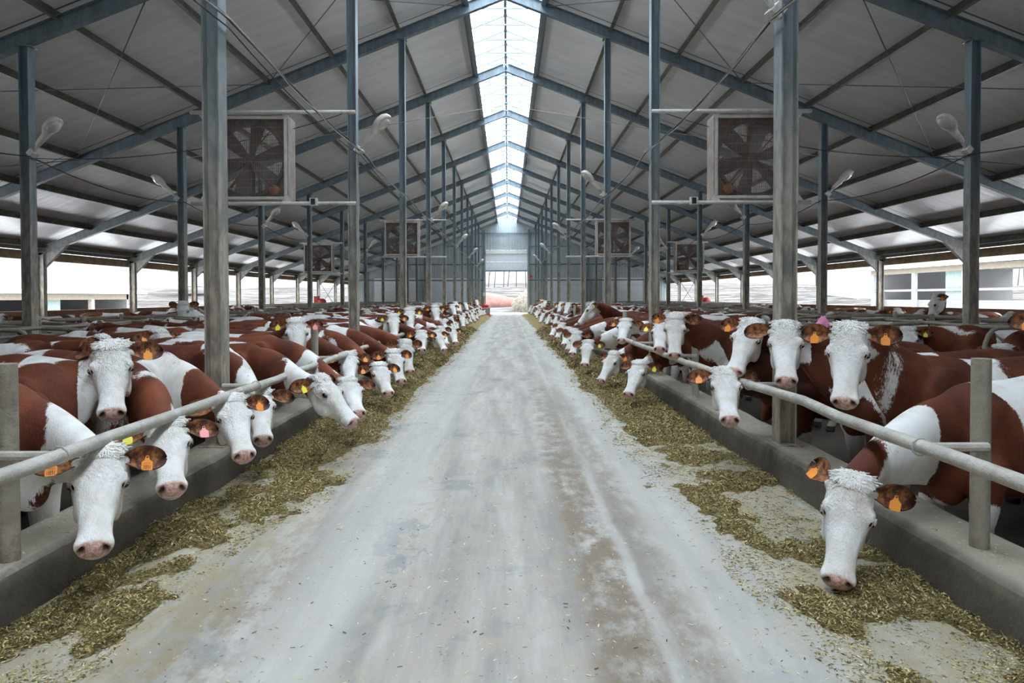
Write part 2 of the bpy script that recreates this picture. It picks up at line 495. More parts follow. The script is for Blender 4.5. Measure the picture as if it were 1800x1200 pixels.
    # bony ridges of the face
    fr = np.exp(-((ax-0.05)/0.018)**2)*np.exp(-((y-0.30)/0.09)**2)*(z > -0.05)*inh
    disp[:, 2] -= 0.006*fr
    co = co+(disp*hs) @ Hn.T
    co[:, 2] = np.maximum(co[:, 2], 0.0)
    res.vertices.foreach_set('co', co.astype(np.float32).ravel())
    loc = (co-pl) @ Hn / hs
    x, y, z = loc[:, 0], loc[:, 1], loc[:, 2]; ax = np.abs(x)
    near = (ax < 0.19) & (z > -0.30) & (z < 0.15) & (y < 0.62)
    face = np.clip(np.minimum((y+0.045)*9, (z+0.285)*9), 0, 1)*near
    pad = np.clip((y-0.486-0.25*np.clip(ax-0.03, 0, 1))/0.012, 0, 1)*np.clip((z+0.086)/0.010, 0, 1)*np.clip((0.074-ax)/0.010, 0, 1)*inh
    pad2 = np.clip((y-0.44)/0.03, 0, 1)*np.exp(-((z+0.098)/0.010)**2)*0.45*inh
    eyep = np.exp(-(((y-0.186)/0.030)**2+((z+0.010)/0.020)**2))*(ax > 0.07)*inh*0.55
    pink = np.clip(np.maximum(np.maximum(pad*0.92, pad2), eyep), 0, 1)
    g = np.exp(-(((ax-0.050)/0.016)**2+((z+0.046+(ax-0.050)*0.7)/0.015)**2)**1.6)*(y > 0.47)*inh
    dark = np.clip(g*1.4+mg*0.45, 0, 1)
    curl = np.clip((0.26-y)/0.18, 0, 1)*(z > -0.06)*near*np.clip((y+0.09)/0.04, 0, 1)+0.16*face
    for nm, a in (('face', face), ('pink', pink), ('dark', dark), ('curl', np.clip(curl, 0, 1))):
        at = res.attributes.new(nm, 'FLOAT', 'POINT'); at.data.foreach_set('value', a.astype(np.float32))
    res.materials.clear(); res.materials.append(M_COAT)
    res.polygons.foreach_set('use_smooth', [True]*len(res.polygons)); res.update()
    return res, H

def ear_mesh(side, seed=0):
    """ear in head space axes: base at origin, pointing +-X, opening towards forehead/muzzle"""
    nu, nv = 18, 12; V = []; inner = []; along = []; F = []
    A = Vector((side*0.97, -0.14, -0.10)).normalized()
    Nn = Vector((0, 0.45, 0.9)); Nn = (Nn-A*Nn.dot(A)).normalized(); W = Nn.cross(A)*side
    Lq = 0.205
    for layer in (0, 1):
        for i in range(nu+1):
            u = i/nu
            w = 0.030+0.046*math.sin(math.pi*min(1, u*0.98)**1.15)**0.75 if u < 1 else 0.012
            w = 0.070*max(0.05, (math.sin(math.pi*min(1.0, 0.12+0.88*u**1.12)))**0.48) if u > 0.25 else w
            if u <= 0.25: w = 0.028+(0.0600-0.028)*(u/0.25)
            curl_ = 0.052*(1-0.45*u)
            for j in range(nv+1):
                v = -1+2*j/nv
                side_lift = curl_*(abs(v)**1.8)
                bend = -0.030*u*u
                p = A*(u*Lq)+W*(v*w*(1-0.18*(1-u)))+Nn*(side_lift-0.012+bend)
                if layer: p = p-Nn*(0.009*(1-0.6*abs(v)))+W*(v*0.003)+A*(0.003*u)
                V.append(p); inner.append(1.0-float(layer)); along.append(max(u, abs(v)**3*0.95))
    n1 = (nu+1)*(nv+1)
    for i in range(nu):
        for j in range(nv):
            a = i*(nv+1)+j; q = (a, a+1, a+nv+2, a+nv+1)
            F.append(q); F.append(tuple(n1+k for k in reversed(q)))
    rim = [i*(nv+1) for i in range(nu+1)]+[nu*(nv+1)+j for j in range(1, nv+1)]+[i*(nv+1)+nv for i in range(nu-1, -1, -1)]
    for a, b in zip(rim[:-1], rim[1:]): F.append((a, b, b+n1, a+n1))
    me = bpy.data.meshes.new('ear'); me.from_pydata([tuple(p) for p in V], [], F); me.materials.append(M_EAR)
    for nm, a in (('inner', inner), ('along', along)):
        at = me.attributes.new(nm, 'FLOAT', 'POINT'); at.data.foreach_set('value', a)
    bm = bmesh.new(); bm.from_mesh(me); bmesh.ops.recalc_face_normals(bm, faces=bm.faces); bm.to_mesh(me); bm.free()
    me.polygons.foreach_set('use_smooth', [True]*len(me.polygons)); me.update()
    return me, A, W, Nn

def tag_mesh(side, color, text=None):
    """pointed-head ear tag plate, drawn in head axes relative to the ear base"""
    A = Vector((side*0.97, -0.14, -0.10)).normalized()
    Nn = Vector((0, 0.45, 0.9)); Nn = (Nn-A*Nn.dot(A)).normalized(); W = Nn.cross(A)*side
    D = Vector((0, 0.85, -0.35)); D = (D-Nn*D.dot(Nn)).normalized(); S = Nn.cross(D)
    c = A*0.105+Nn*0.022
    out = [(-0.006, -0.010), (0.006, -0.010), (0.009, 0.002), (0.012, 0.012), (0.026, 0.024), (0.026, 0.064), (0.023, 0.067), (-0.023, 0.067), (-0.026, 0.064), (-0.026, 0.024), (-0.012, 0.012), (-0.009, 0.002)]
    mb = MB(); n = len(out)
    def P(a, b, h): return c+S*a+D*b+Nn*h
    mb.add([P(a, b, 0.0) for a, b in out]+[P(a, b, 0.003) for a, b in out],
           [tuple(range(n-1, -1, -1)), tuple(range(n, 2*n))]+[(i, (i+1) % n, n+(i+1) % n, n+i) for i in range(n)])
    k = 8; mb.add([P(0.005*math.cos(t*math.pi/4), -0.002+0.005*math.sin(t*math.pi/4), 0.006) for t in range(k)]+[P(0.006*math.cos(t*math.pi/4), -0.002+0.006*math.sin(t*math.pi/4), 0.002) for t in range(k)],
                  [tuple(range(k))]+[(i, k+i, k+(i+1) % k, (i+1) % k) for i in range(k)], 1)
    SEG = {'1': [(.5,0,.5,1)], '8': [(0,0,1,0),(0,.5,1,.5),(0,1,1,1),(0,0,0,1),(1,0,1,1)], '9': [(0,0,1,0),(0,.5,1,.5),(0,1,1,1),(0,0,0,.5),(1,0,1,1)],
           '7': [(0,0,1,0),(1,0,.4,1)], '4': [(0,0,0,.5),(0,.5,1,.5),(.8,0,.8,1)], '2': [(0,0,1,0),(1,0,1,.5),(0,.5,1,.5),(0,.5,0,1),(0,1,1,1)]}
    if text:
        def stroke(a0, b0, a1, b1, t=0.0012):
            p = P(a0, b0, 0.0036); q = P(a1, b1, 0.0036); d = (q-p); d = d.normalized() if d.length > 0 else S
            s = d.cross(Nn)*t; e = d*t
            mb.add([p-e-s, q+e-s, q+e+s, p-e+s], [(0, 1, 2, 3)], 1)
        for i, ch in enumerate(text):
            x0 = -0.0195+i*0.0103
            for (a0, b0, a1, b1) in SEG[ch]:
                stroke(x0+a0*0.0068, 0.043+b0*0.016, x0+a1*0.0068, 0.043+b1*0.016)
        for r_ in (0.029, 0.035): stroke(-0.015, r_, 0.015, r_, 0.0006)
    me = bpy.data.meshes.new('ear_tag'); me.from_pydata([tuple(p) for p in mb.v], [], mb.f)
    me.materials.append(M_TAG[color]); me.materials.append(M_INK); me.polygons.foreach_set('material_index', mb.m); me.update()
    return me
_tagc = {}
def get_tag(side, color, text=None):
    k = (side, color, text)
    if k not in _tagc: _tagc[k] = tag_mesh(side, color, text)
    return _tagc[k]

def forelock_mesh(seed, n=420, long=1.0):
    """tight curly locks on the poll and upper forehead, head axes, poll at origin"""
    rnd = random.Random(seed); mb = MB()
    for _ in range(n):
        a = rnd.uniform(-1, 1); b = rnd.random()
        x = a*0.080; y = -0.055+b*(0.15+0.05*(seed % 2))*(1-0.6*abs(a)*rnd.random()-0.25*abs(a))
        z = max(0.014+0.052*math.sqrt(max(0, 1-(x/0.098)**2-(y/0.075)**2)), 0.052-2.6*x*x if y > 0.01 else -0.02)
        d = Vector((a*0.7+rnd.uniform(-.7, .7), rnd.uniform(0.1, 1.0), 0.0)).normalized()
        L = rnd.uniform(0.018, 0.046)*long*(1.0 if b < 0.6 else 0.7); s = Vector((d.y, -d.x, 0)); cu = rnd.choice((-1, 1))*rnd.uniform(0.6, 1.2); pts = []; rr = []
        p = Vector((x, y, z)); lift = rnd.uniform(0.0, 1.0)*0.005
        for k in range(7):
            t = k/6
            th = cu*t*4.0
            q = p+d*(L*math.sin(t*2.2)/1.1)+s*(0.010*(1-math.cos(th))*cu)+Vector((0, 0, 1))*(lift*math.sin(t*math.pi)-0.006-0.010*t*max(0, t-0.2)-0.04*abs(x)*t)
            pts.append(q); rr.append(0.0031*(1-t)**0.5+0.0005)
        mb.tube(pts, rr, 5, 0, False)
    me = bpy.data.meshes.new('forelock'); me.from_pydata([tuple(p) for p in mb.v], [], mb.f); me.materials.append(M_LOCK)
    me.polygons.foreach_set('use_smooth', [True]*len(me.polygons)); me.update(); return me

EARS = {s: ear_mesh(s)[0] for s in (-1, 1)}
LOCKS = [forelock_mesh(i, 430, 0.85+0.2*i) for i in range(3)]
def small(name, build, mats):
    mb = MB(); build(mb); me = bpy.data.meshes.new(name); me.from_pydata([tuple(p) for p in mb.v], [], mb.f)
    for m_ in mats: me.materials.append(m_)
    me.polygons.foreach_set('material_index', mb.m); me.polygons.foreach_set('use_smooth', [True]*len(me.polygons)); me.update(); return me
def _eye(mb):
    v, f = ellipsoid((0, 0, 0), 0.021, 0.026, 0.020); mb.add(v, f, 0)
EYE = small('eye', _eye, [M_EYE])
def lid_mesh(s):
    def b(mb):
        # eyelids as two arcs over the ball, a short fringe of lashes on the upper one
        for up in (1, -1):
            pts = []; rr = []
            for k in range(11):
                t = -1+2*k/10; q = 1-t*t
                pts.append(Vector((s*(-0.006+0.015*math.sqrt(q)), t*0.031, up*(0.0185 if up > 0 else 0.0175)*q)))
                rr.append(0.0016+0.0026*q)
            mb.tube(pts, rr, 8, 0)
        for k in range(14):
            t = -0.7+1.5*k/13
            p = Vector((s*0.010, t*0.022, 0.0190*(1-t*t)+0.002)); q = p+Vector((s*0.013, t*0.003, 0.008))
            mb.tube([p, (p+q)/2+Vector((0, 0, 0.001)), q], [0.0009, 0.0008, 0.0003], 4, 1, False)
    return small('eyelid', b, [M_LID, M_LASH])
LID = {s: lid_mesh(s) for s in (-1, 1)}
def _tail(mb):
    mb.tube([(0, 0, 0), (0, -0.04, 0.01), (0, -0.075, -0.06), (0.01, -0.075, -0.3), (0.0, -0.07, -0.52)], [0.034, 0.030, 0.024, 0.016, 0.013], 8, 0)
    rnd = random.Random(3)
    for _ in range(16):
        a = rnd.uniform(-.03, .03); b = rnd.uniform(-.03, .03)
        mb.tube([(0, -0.07, -0.5), (a*.8, -0.07+b*.8, -0.62), (a, -0.07+b, -0.75-rnd.random()*.1)], [0.010, 0.010, 0.002], 5, 1, False)
TAIL = small('tail', _tail, [M_COAT, M_TAIL])

def build_cow(name_mesh, poll, hdir, roll=0.0, voxel=0.014, hint=None, lower=0.0, seed=0, hs=1.0, locks=True,
              tags=('orange', 'orange'), texts=(None, None), ear_droop=(0.0, 0.0)):
    me, H = cow_mesh(name_mesh, poll, hdir, roll, voxel, hint, lower, seed, hs)
    root = empty('cow'); 
    def child(nm, mesh, par, M=None):
        o = bpy.data.objects.new(nm, mesh); COL.objects.link(o); o.parent = par
        if M is not None: o.matrix_local = M
        return o
    child('body', me, root)
    H4 = H.to_4x4(); P = Vector(poll)
    def at(x, y, z, rot=None):
        M = H4 if rot is None else H4 @ rot
        return Matrix.Translation(P+H @ (Vector((x, y, z))*hs)) @ M @ Matrix.Scale(hs, 4)
    for k, s in enumerate((-1, 1)):
        e = child('ear', EARS[s], root, at(s*0.100, 0.015, -0.030, Matrix.Rotation(-ear_droop[k]*s, 4, 'Z') @ Matrix.Rotation(0.4*ear_droop[k]*s, 4, 'Y')))
        if tags[k]:
            child('ear_tag', get_tag(s, tags[k], texts[k]), e)
        child('eye', EYE, root, at(s*0.1105, 0.188, 0.008))
        child('eyelid', LID[s], root, at(s*0.1065, 0.188, 0.008))
    if locks: child('forelock', LOCKS[seed % 3], root, at(0, 0, 0))
    child('tail', TAIL, root, Matrix.Translation((0, -0.865*BS, 1.24*BS)))
    return root

def set_coat(root, seed, bias=0.0, tone=1.0):
    for o in root.children:
        if o.type == 'MESH':
            o['coat_seed'] = float(seed); o['coat_bias'] = float(bias); o['coat_tone'] = float(tone)
# ================================================================ barn
XC = -0.05                       # ridge line
BAY = 5.0; Y0 = 5.6
NFR = 11
FR = [Y0+BAY*i for i in range(-3, NFR)]          # frame positions
YB, YE = -12.0, 60.9                              # near and far gable
RZ = 8.20; SL = 0.39                             # rafter underside at the ridge, slope
def rz(x): return RZ-SL*abs(x-XC)
XI = (-2.39, 2.27); XM = (-7.42, 7.18); XO = (-14.05, 13.95)
PEN = -0.20

def mat_steel():
    m = NT('painted_steel'); p = m.geo(); z = m.sep(p)[2]
    n = m.noise(m.mapv(p, (3, 3, 0.5)), 3, 5, 0.65); f = m.noise(m.mapv(p, (1, 1, 0.35)), 14, 4, 0.6)
    base = m.mix(m.ramp(n, 0.3, 0.7), (0.10, 0.135, 0.16), (0.17, 0.215, 0.245))
    d = m.math('MULTIPLY', m.ramp(m.math('ADD', z, m.math('MULTIPLY', n, 1.2)), 5.2, 1.6), m.ramp(f, 0.05, 0.55))
    c = m.mix(m.math('MULTIPLY', d, 0.85), base, m.mix(m.ramp(f, 0.35, 0.7), (0.29, 0.235, 0.17), (0.56, 0.49, 0.385)))
    sp = m.ramp(m.noise(p, 45, 3, 0.6), 0.68, 0.74)
    c = m.mix(m.math('MULTIPLY', sp, 0.6), c, (0.06, 0.045, 0.03))
    m.color(c); m.rough(m.math('ADD', 0.38, m.math('MULTIPLY', d, 0.3))); m.spec(0.5)
    m.bump(f, 0.12, 0.004); return m.mat
def mat_roof():
    m = NT('roof_panel'); p = m.geo(); s = m.sep(p)
    def line(coord, period, off, w):
        a = m.math('FRACT', m.math('DIVIDE', m.math('ADD', coord, off), period))
        return m.math('LESS_THAN', m.math('ABSOLUTE', m.math('SUBTRACT', a, 0.5)), w/period/2)
    j1 = line(s[1], 5.0, 1.9, 0.04); j2 = line(s[1], 1.0, 0.4, 0.008)
    n = m.noise(m.mapv(p, (0.15, 2.0, 1)), 2.2, 4, 0.5)
    c = m.mix(m.ramp(n, 0.3, 0.7), (0.70, 0.71, 0.72), (0.79, 0.80, 0.805))
    c = m.mix(m.math('MULTIPLY', j2, 0.25), c, (0.22, 0.23, 0.24)); c = m.mix(m.math('MULTIPLY', j1, 0.9), c, (0.04, 0.045, 0.05))
    m.color(c); m.rough(0.30); m.spec(0.55)
    w = m.noise(m.mapv(p, (0.35, 5.0, 0.35)), 2.0, 2, 0.5)
    m.bump(w, 0.35, 0.02); return m.mat
def mat_corrugated(name, c0, axis=0, period=0.25):
    m = NT(name); p = m.geo(); s = m.sep(p)
    a = m.math('ABSOLUTE', m.math('SUBTRACT', m.math('FRACT', m.math('DIVIDE', s[axis], period)), 0.5))
    w = m.ramp(a, 0.12, 0.2)
    n = m.noise(p, 1.5, 4)
    m.color(m.mix(m.ramp(n, 0.3, 0.7), c0, tuple(x*0.82 for x in c0))); m.rough(0.45); m.bump(w, 0.8, 0.03); return m.mat
def mat_concrete(name, a, b, wet=(0.06, 0.05, 0.04), rough=0.75, s1=2.5):
    m = NT(name); p = m.geo()
    n = m.noise(p, s1, 6, 0.65); f = m.noise(p, 30, 4, 0.7); st = m.noise(m.mapv(p, (1, 1, 0.6)), 1.3, 6, 0.75)
    c = m.mix(m.ramp(n, 0.3, 0.7), a, b); c = m.mix(m.math('MULTIPLY', m.ramp(st, 0.50, 0.72), 0.7), c, wet)
    c = m.mix(m.math('MULTIPLY', m.ramp(f, 0.6, 0.75), 0.35), c, wet)
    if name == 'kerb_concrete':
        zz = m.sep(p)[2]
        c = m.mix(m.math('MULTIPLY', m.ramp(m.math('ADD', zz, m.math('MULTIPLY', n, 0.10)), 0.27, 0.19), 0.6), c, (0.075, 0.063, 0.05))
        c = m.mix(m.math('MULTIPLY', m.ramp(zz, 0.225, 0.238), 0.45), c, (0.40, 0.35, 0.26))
    m.color(c); m.rough(rough); m.bump(m.math('ADD', f, n), 0.5, 0.02); return m.mat
def mat_alley():
    m = NT('alley_concrete'); p = m.geo(); s = m.sep(p); x = s[0]; y = s[1]
    st = m.noise(m.mapv(p, (1.6, 0.16, 1)), 2.4, 6, 0.6)            # streaks along the drive
    bl = m.noise(p, 1.3, 6, 0.65, 0.3); f = m.noise(p, 38, 4, 0.75); md = m.noise(m.mapv(p, (1, .55, 1)), 6, 6, 0.72)
    c = m.mix(m.ramp(st, 0.34, 0.68), (0.265, 0.25, 0.225), (0.485, 0.46, 0.41))
    c = m.mix(m.math('MULTIPLY', m.ramp(md, 0.42, 0.60), 0.65), c, (0.39, 0.35, 0.285))
    c = m.mix(m.math('MULTIPLY', m.ramp(bl, 0.56, 0.64), 0.60), c, (0.215, 0.225, 0.23))
    def band(c0, w, soft): return m.ramp(m.math('ABSOLUTE', m.math('SUBTRACT', m.math('ADD', x, m.math('MULTIPLY', m.math('SUBTRACT', bl, 0.5), 0.12)), c0)), w+soft, w)
    nearf = m.ramp(y, 15, 2.5)
    br = m.math('MULTIPLY', m.math('MULTIPLY', band(0.48, 0.06, 0.18), m.ramp(md, 0.32, 0.60)), m.math('ADD', m.math('MULTIPLY', nearf, 0.95), 0.18))
    c = m.mix(br, c, (0.215, 0.170, 0.125))
    br2 = m.math('MULTIPLY', m.math('MULTIPLY', band(0.79, 0.03, 0.13), m.ramp(md, 0.34, 0.60)), nearf)
    c = m.mix(m.math('MULTIPLY', br2, 0.8), c, (0.20, 0.16, 0.12))
    br3 = m.math('MULTIPLY', m.math('MULTIPLY', band(-1.30, 0.12, 0.30), m.ramp(md, 0.42, 0.60)), m.ramp(y, 5.5, 2.2))
    c = m.mix(m.math('MULTIPLY', br3, 0.8), c, (0.215, 0.17, 0.125))
    ex = m.math('DIVIDE', m.math('ADD', x, 0.64), 0.17); ey = m.math('DIVIDE', m.math('SUBTRACT', y, 4.05), 0.62)
    rr = m.math('ADD', m.math('ADD', m.math('MULTIPLY', ex, ex), m.math('MULTIPLY', ey, ey)), m.math('MULTIPLY', m.math('ADD', md, m.math('MULTIPLY', f, 0.35)), 5.5))
    c = m.mix(m.math('MULTIPLY', m.ramp(rr, 4.35, 3.85), 0.55), c, (0.185, 0.20, 0.215))
    lt = m.math('MULTIPLY', m.math('MULTIPLY', band(0.65, 0.012, 0.04), m.ramp(st, 0.30, 0.58)), 0.55); c = m.mix(lt, c, (0.49, 0.48, 0.455))
    l2 = m.math('MULTIPLY', band(1.12, 0.12, 0.32), 0.45); c = m.mix(l2, c, (0.52, 0.51, 0.475))
    l3 = m.math('MULTIPLY', band(-0.90, 0.10, 0.25), 0.45); c = m.mix(l3, c, (0.52, 0.51, 0.475))
    ch = m.math('MULTIPLY', m.ramp(m.math('ABSOLUTE', m.math('SUBTRACT', x, -0.03)), 1.12, 1.55), m.ramp(md, 0.30, 0.66))
    c = m.mix(m.math('MULTIPLY', ch, 0.75), c, (0.33, 0.275, 0.155))
    vor = m.n('ShaderNodeTexVoronoi'); m.l(m.mapv(p, (1, 0.8, 1)), vor.inputs['Vector']); vor.inputs['Scale'].default_value = 26
    cr = m.math('MULTIPLY', m.ramp(vor.outputs['Distance'], 0.02, 0.0), 1.0)
    spk = m.math('MULTIPLY', m.ramp(f, 0.66, 0.72), 0.5); c = m.mix(spk, c, (0.55, 0.50, 0.38))
    spk = m.math('MULTIPLY', m.ramp(m.noise(p, 17, 3, 0.6), 0.70, 0.73), 0.6); c = m.mix(spk, c, (0.10, 0.085, 0.06))
    m.color(c); m.rough(m.math('ADD', 0.50, m.math('MULTIPLY', md, 0.3))); m.spec(0.4)
    m.bump(m.math('ADD', m.math('MULTIPLY', f, 0.4), md), 0.35, 0.012); return m.mat
M_STEEL = mat_steel(); M_ROOF = mat_roof()
M_PURLIN = simple('purlin', (0.115, 0.112, 0.09), 0.6, 0.3, 4)
M_GALV = mat_concrete('galvanised_pipe', (0.40, 0.375, 0.325), (0.55, 0.52, 0.46), (0.16, 0.12, 0.08), 0.5, 7)
M_PIPE = mat_concrete('muddy_pipe', (0.24, 0.21, 0.165), (0.38, 0.34, 0.28), (0.09, 0.07, 0.05), 0.6, 5)
M_CLAD = mat_corrugated('wall_cladding', (0.36, 0.42, 0.43))
M_DOORP = mat_corrugated('sectional_door_panel', (0.62, 0.66, 0.67), 2, 0.62)
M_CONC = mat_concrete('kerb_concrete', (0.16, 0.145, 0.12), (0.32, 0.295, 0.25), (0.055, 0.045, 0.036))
M_CONC2 = mat_concrete('grey_concrete', (0.24, 0.23, 0.21), (0.34, 0.33, 0.30), (0.14, 0.12, 0.10))
M_PEN = mat_concrete('pen_floor', (0.055, 0.045, 0.035), (0.11, 0.09, 0.07), (0.04, 0.032, 0.024), 0.45)
M_ALLEY = mat_alley()
M_WOOD = simple('timber', (0.30, 0.205, 0.115), 0.75, 0.3, 3, 0, 0.3)
M_PLANK = simple('brown_plank', (0.21, 0.10, 0.055), 0.75, 0.25, 3, 0, 0.3)
M_WHITE = simple('white_steel', (0.62, 0.62, 0.60), 0.5, 0.12, 14)
M_RIB = simple('galvanised_rib', (0.20, 0.24, 0.28), 0.5)
M_RUST = mat_concrete('rusty_white_steel', (0.52, 0.50, 0.47), (0.64, 0.62, 0.60), (0.19, 0.075, 0.035), 0.6, 9)
M_RUSTT = mat_concrete('rusty_tan_steel', (0.30, 0.235, 0.19), (0.42, 0.36, 0.31), (0.16, 0.07, 0.035), 0.6, 6)
M_RUSTD = simple('rusty_dark_steel', (0.13, 0.075, 0.05), 0.7, 0.4, 10)
M_BLADE = simple('fan_blade_steel', (0.075, 0.062, 0.06), 0.5, 0.3, 9)
M_CABLE = simple('cable_black', (0.025, 0.025, 0.027), 0.6)
M_CABLEW = simple('cable_grey', (0.4, 0.37, 0.33), 0.6)
def mat_glass_sheet(name, c, t):
    m = NT(name); tr = m.n('ShaderNodeBsdfTransparent'); tr.inputs[0].default_value = (*c, 1)
    tl = m.n('ShaderNodeBsdfTranslucent'); tl.inputs[0].default_value = (*c, 1)
    mx = m.n('ShaderNodeMixShader'); mx.inputs[0].default_value = t
    m.l(tl.outputs[0], mx.inputs[1]); m.l(tr.outputs[0], mx.inputs[2]); m.l(mx.outputs[0], m.out.inputs[0]); return m.mat
M_POLY = mat_glass_sheet('clear_polycarbonate', (0.9, 0.95, 1.0), 0.85)
def mat_lens():
    m = NT('lamp_lens'); m.color((0.62, 0.60, 0.56)); m.rough(0.15); m.b.inputs['Transmission Weight'].default_value = 0.25; return m.mat
M_LENS = mat_lens()
M_RED = simple('red_plastic', (0.62, 0.02, 0.02), 0.35, 0.1)
M_REDP = simple('red_paint', (0.45, 0.04, 0.03), 0.5, 0.15)
M_GREY = simple('grey_plastic', (0.36, 0.39, 0.41), 0.45, 0.1)
M_BLK = simple('black_plastic', (0.02, 0.02, 0.02), 0.5)

def hbeam(mb, p, q, h, b, tf=0.012, tw=0.009, up=(0, 0, 1)):
    """I section from p to q: depth h along up, flange width b"""
    p = Vector(p); q = Vector(q); t = (q-p).normalized(); r = t.cross(Vector(up)).normalized(); u = r.cross(t).normalized()
    L = (q-p).length; c = (p+q)/2
    mb.obox(c, t*L/2, r*tw/2, u*(h/2-tf)); 
    for s in (-1, 1): mb.obox(c+u*s*(h/2-tf/2), t*L/2, r*b/2, u*tf/2)

# ---- floors
def strip(name, x0, x1, y0, y1, z0, z1, m, kind='structure'):
    o = MB().box((x0, y0, z0), (x1, y1, z1)).build(name, m); tag(o, kind=kind); return o
KL = (-2.58, -2.23); KR = (2.12, 2.50)
o = strip('floor', KL[0]+0.02, KR[1]-0.02, YB, YE+1.5, -0.5, 0.0, M_ALLEY)
tag(o, 'pale streaked concrete drive down the middle of the barn', None)
o = strip('floor', -14.3, KL[0]-0.0, YB, YE, -0.5, PEN, M_PEN); o = strip('floor', KR[1], 14.2, YB, YE, -0.5, PEN, M_PEN)

def kerb(name, xa, xb, inner, label):
    mb = MB(); zt = 0.24; c = 0.03
    if inner == 'right': prof = [(xa, PEN-0.02), (xb+0.03, -0.03), (xb+0.03, 0.0), (xb, zt-c), (xb-c*1.5, zt), (xa+c, zt), (xa, zt-c)]
    else: prof = [(xa-0.03, -0.03), (xb, PEN-0.02), (xb, zt-c), (xb-c, zt), (xa+c*1.5, zt), (xa, zt-c), (xa-0.03, 0.0)]
    rnd = random.Random(3); n = len(prof); ys = list(np.linspace(YB, 14, 90))+list(np.linspace(14.8, YE, 60)); V = []; F = []
    for y in ys:
        for (x, z) in prof: V.append((x+rnd.uniform(-.008, .008), y, z+(rnd.uniform(-.007, .007) if z > 0.1 else 0)))
    for i in range(len(ys)-1):
        for k in range(n):
            k2 = (k+1) % n; F.append((i*n+k, (i+1)*n+k, (i+1)*n+k2, i*n+k2))
    F += [tuple(range(n)), tuple((len(ys)-1)*n+k for k in range(n-1, -1, -1))]
    o = mesh_obj(name, V, F, M_CONC, None, False); shade_auto(o, 25); tag(o, label, 'kerb'); return o
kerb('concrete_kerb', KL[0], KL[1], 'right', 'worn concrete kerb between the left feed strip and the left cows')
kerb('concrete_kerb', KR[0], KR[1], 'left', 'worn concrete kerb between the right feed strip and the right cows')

# ---- columns
ORD = ['first', 'second', 'third', 'fourth', 'fifth', 'sixth', 'seventh', 'eighth', 'ninth', 'tenth', 'eleventh', 'twelfth']
def column(x, y, z0, z1, h, b, label, group):
    root = empty('steel_column', (x, y, z0)); tag(root, label, 'column', group)
    mb = MB(); hbeam(mb, (0, 0, 0), (0, 0, z1-z0), h, b, 0.013, 0.01, up=(1, 0, 0)); mb.build('shaft', M_STEEL, root)
    MB().box((-h*.75, -b*.8, 0), (h*.75, b*.8, 0.015)).build('base_plate', M_STEEL, root)
    MB().box((-h*.8, -b*.6, z1-z0-0.015), (h*.8, b*.6, z1-z0)).build('cap_plate', M_STEEL, root)
    return root
ki = 0
for y in FR:
    fr = ki-3
    for side in (0, 1):
        sn = 'left' if side == 0 else 'right'
        where = (ORD[fr]+' from the camera') if fr >= 0 else 'behind the camera'
        if fr >= 0 or fr < -0:
            column(XI[side], y, 0.235 if True else 0, rz(XI[side]), 0.135, 0.165, f'steel I-column in the {sn} row standing on the feed kerb, {where}', f'{sn} columns on the feed kerb')
            column(XM[side], y, PEN, rz(XM[side]), 0.15, 0.16, f'steel I-column in the {sn} row among the cow stalls, {where}', f'{sn} columns among the stalls')
            column(XO[side], y, PEN, rz(XO[side])+0.1, 0.20, 0.16, f'steel I-column at the open {sn} side of the barn, {where}', f'{sn} outer wall columns')
    ki += 1

# ---- rafters, purlins, roof
for i, y in enumerate(FR):
    fr = i-3
    for side, s in ((0, -1), (1, 1)):
        mb = MB(); xo = XO[side]
        D = 0.24; n = Vector((s*SL, 0, 1)).normalized()
        a = Vector((XC, y, RZ))+n*D/2; b = Vector((xo+s*0.15, y, rz(xo+s*0.15)))+n*D/2
        root = empty('roof_rafter', (XC, y, RZ)); L = Vector((XC, y, RZ))
        hbeam(mb, a-L, b-L, D, 0.13, 0.014, 0.01, up=(0, 0, 1)); mb.build('beam', M_STEEL, root)
        hb = MB(); hx = xo-s*0.1; hz = rz(hx)
        P_ = [(hx-s*0.75-XC, rz(hx-s*0.75)-RZ+0.01), (hx-XC, hz-RZ+0.01), (hx-XC, hz-RZ-0.42)]
        hb.prism(P_ if s < 0 else P_[::-1], -0.006, 0.006)
        hb.bar((P_[0][0], 0, P_[0][1]), (P_[2][0], 0, P_[2][1]), 0.12, 0.012, up=(0, 1, 0)) if False else hb.obox(((P_[0][0]+P_[2][0])/2, 0, (P_[0][1]+P_[2][1])/2), ((P_[2][0]-P_[0][0])/2, 0, (P_[2][1]-P_[0][1])/2), (0, 0.065, 0), (0.004, 0, 0.004))
        hb.build('haunch', M_STEEL, root)
        where = (ORD[fr]+' frame from the camera') if fr >= 0 else 'frame behind the camera'
        tag(root, f'sloping steel rafter on the {"left" if s < 0 else "right"} roof slope, {where}', 'rafter', 'rafters')
PD = 0.16; ROOFZ = 0.24*math.sqrt(1+SL*SL)
PX = [0.92, 2.42, 3.93, 5.40, 6.88, 8.32, 9.76, 11.15, 12.55, 13.92]
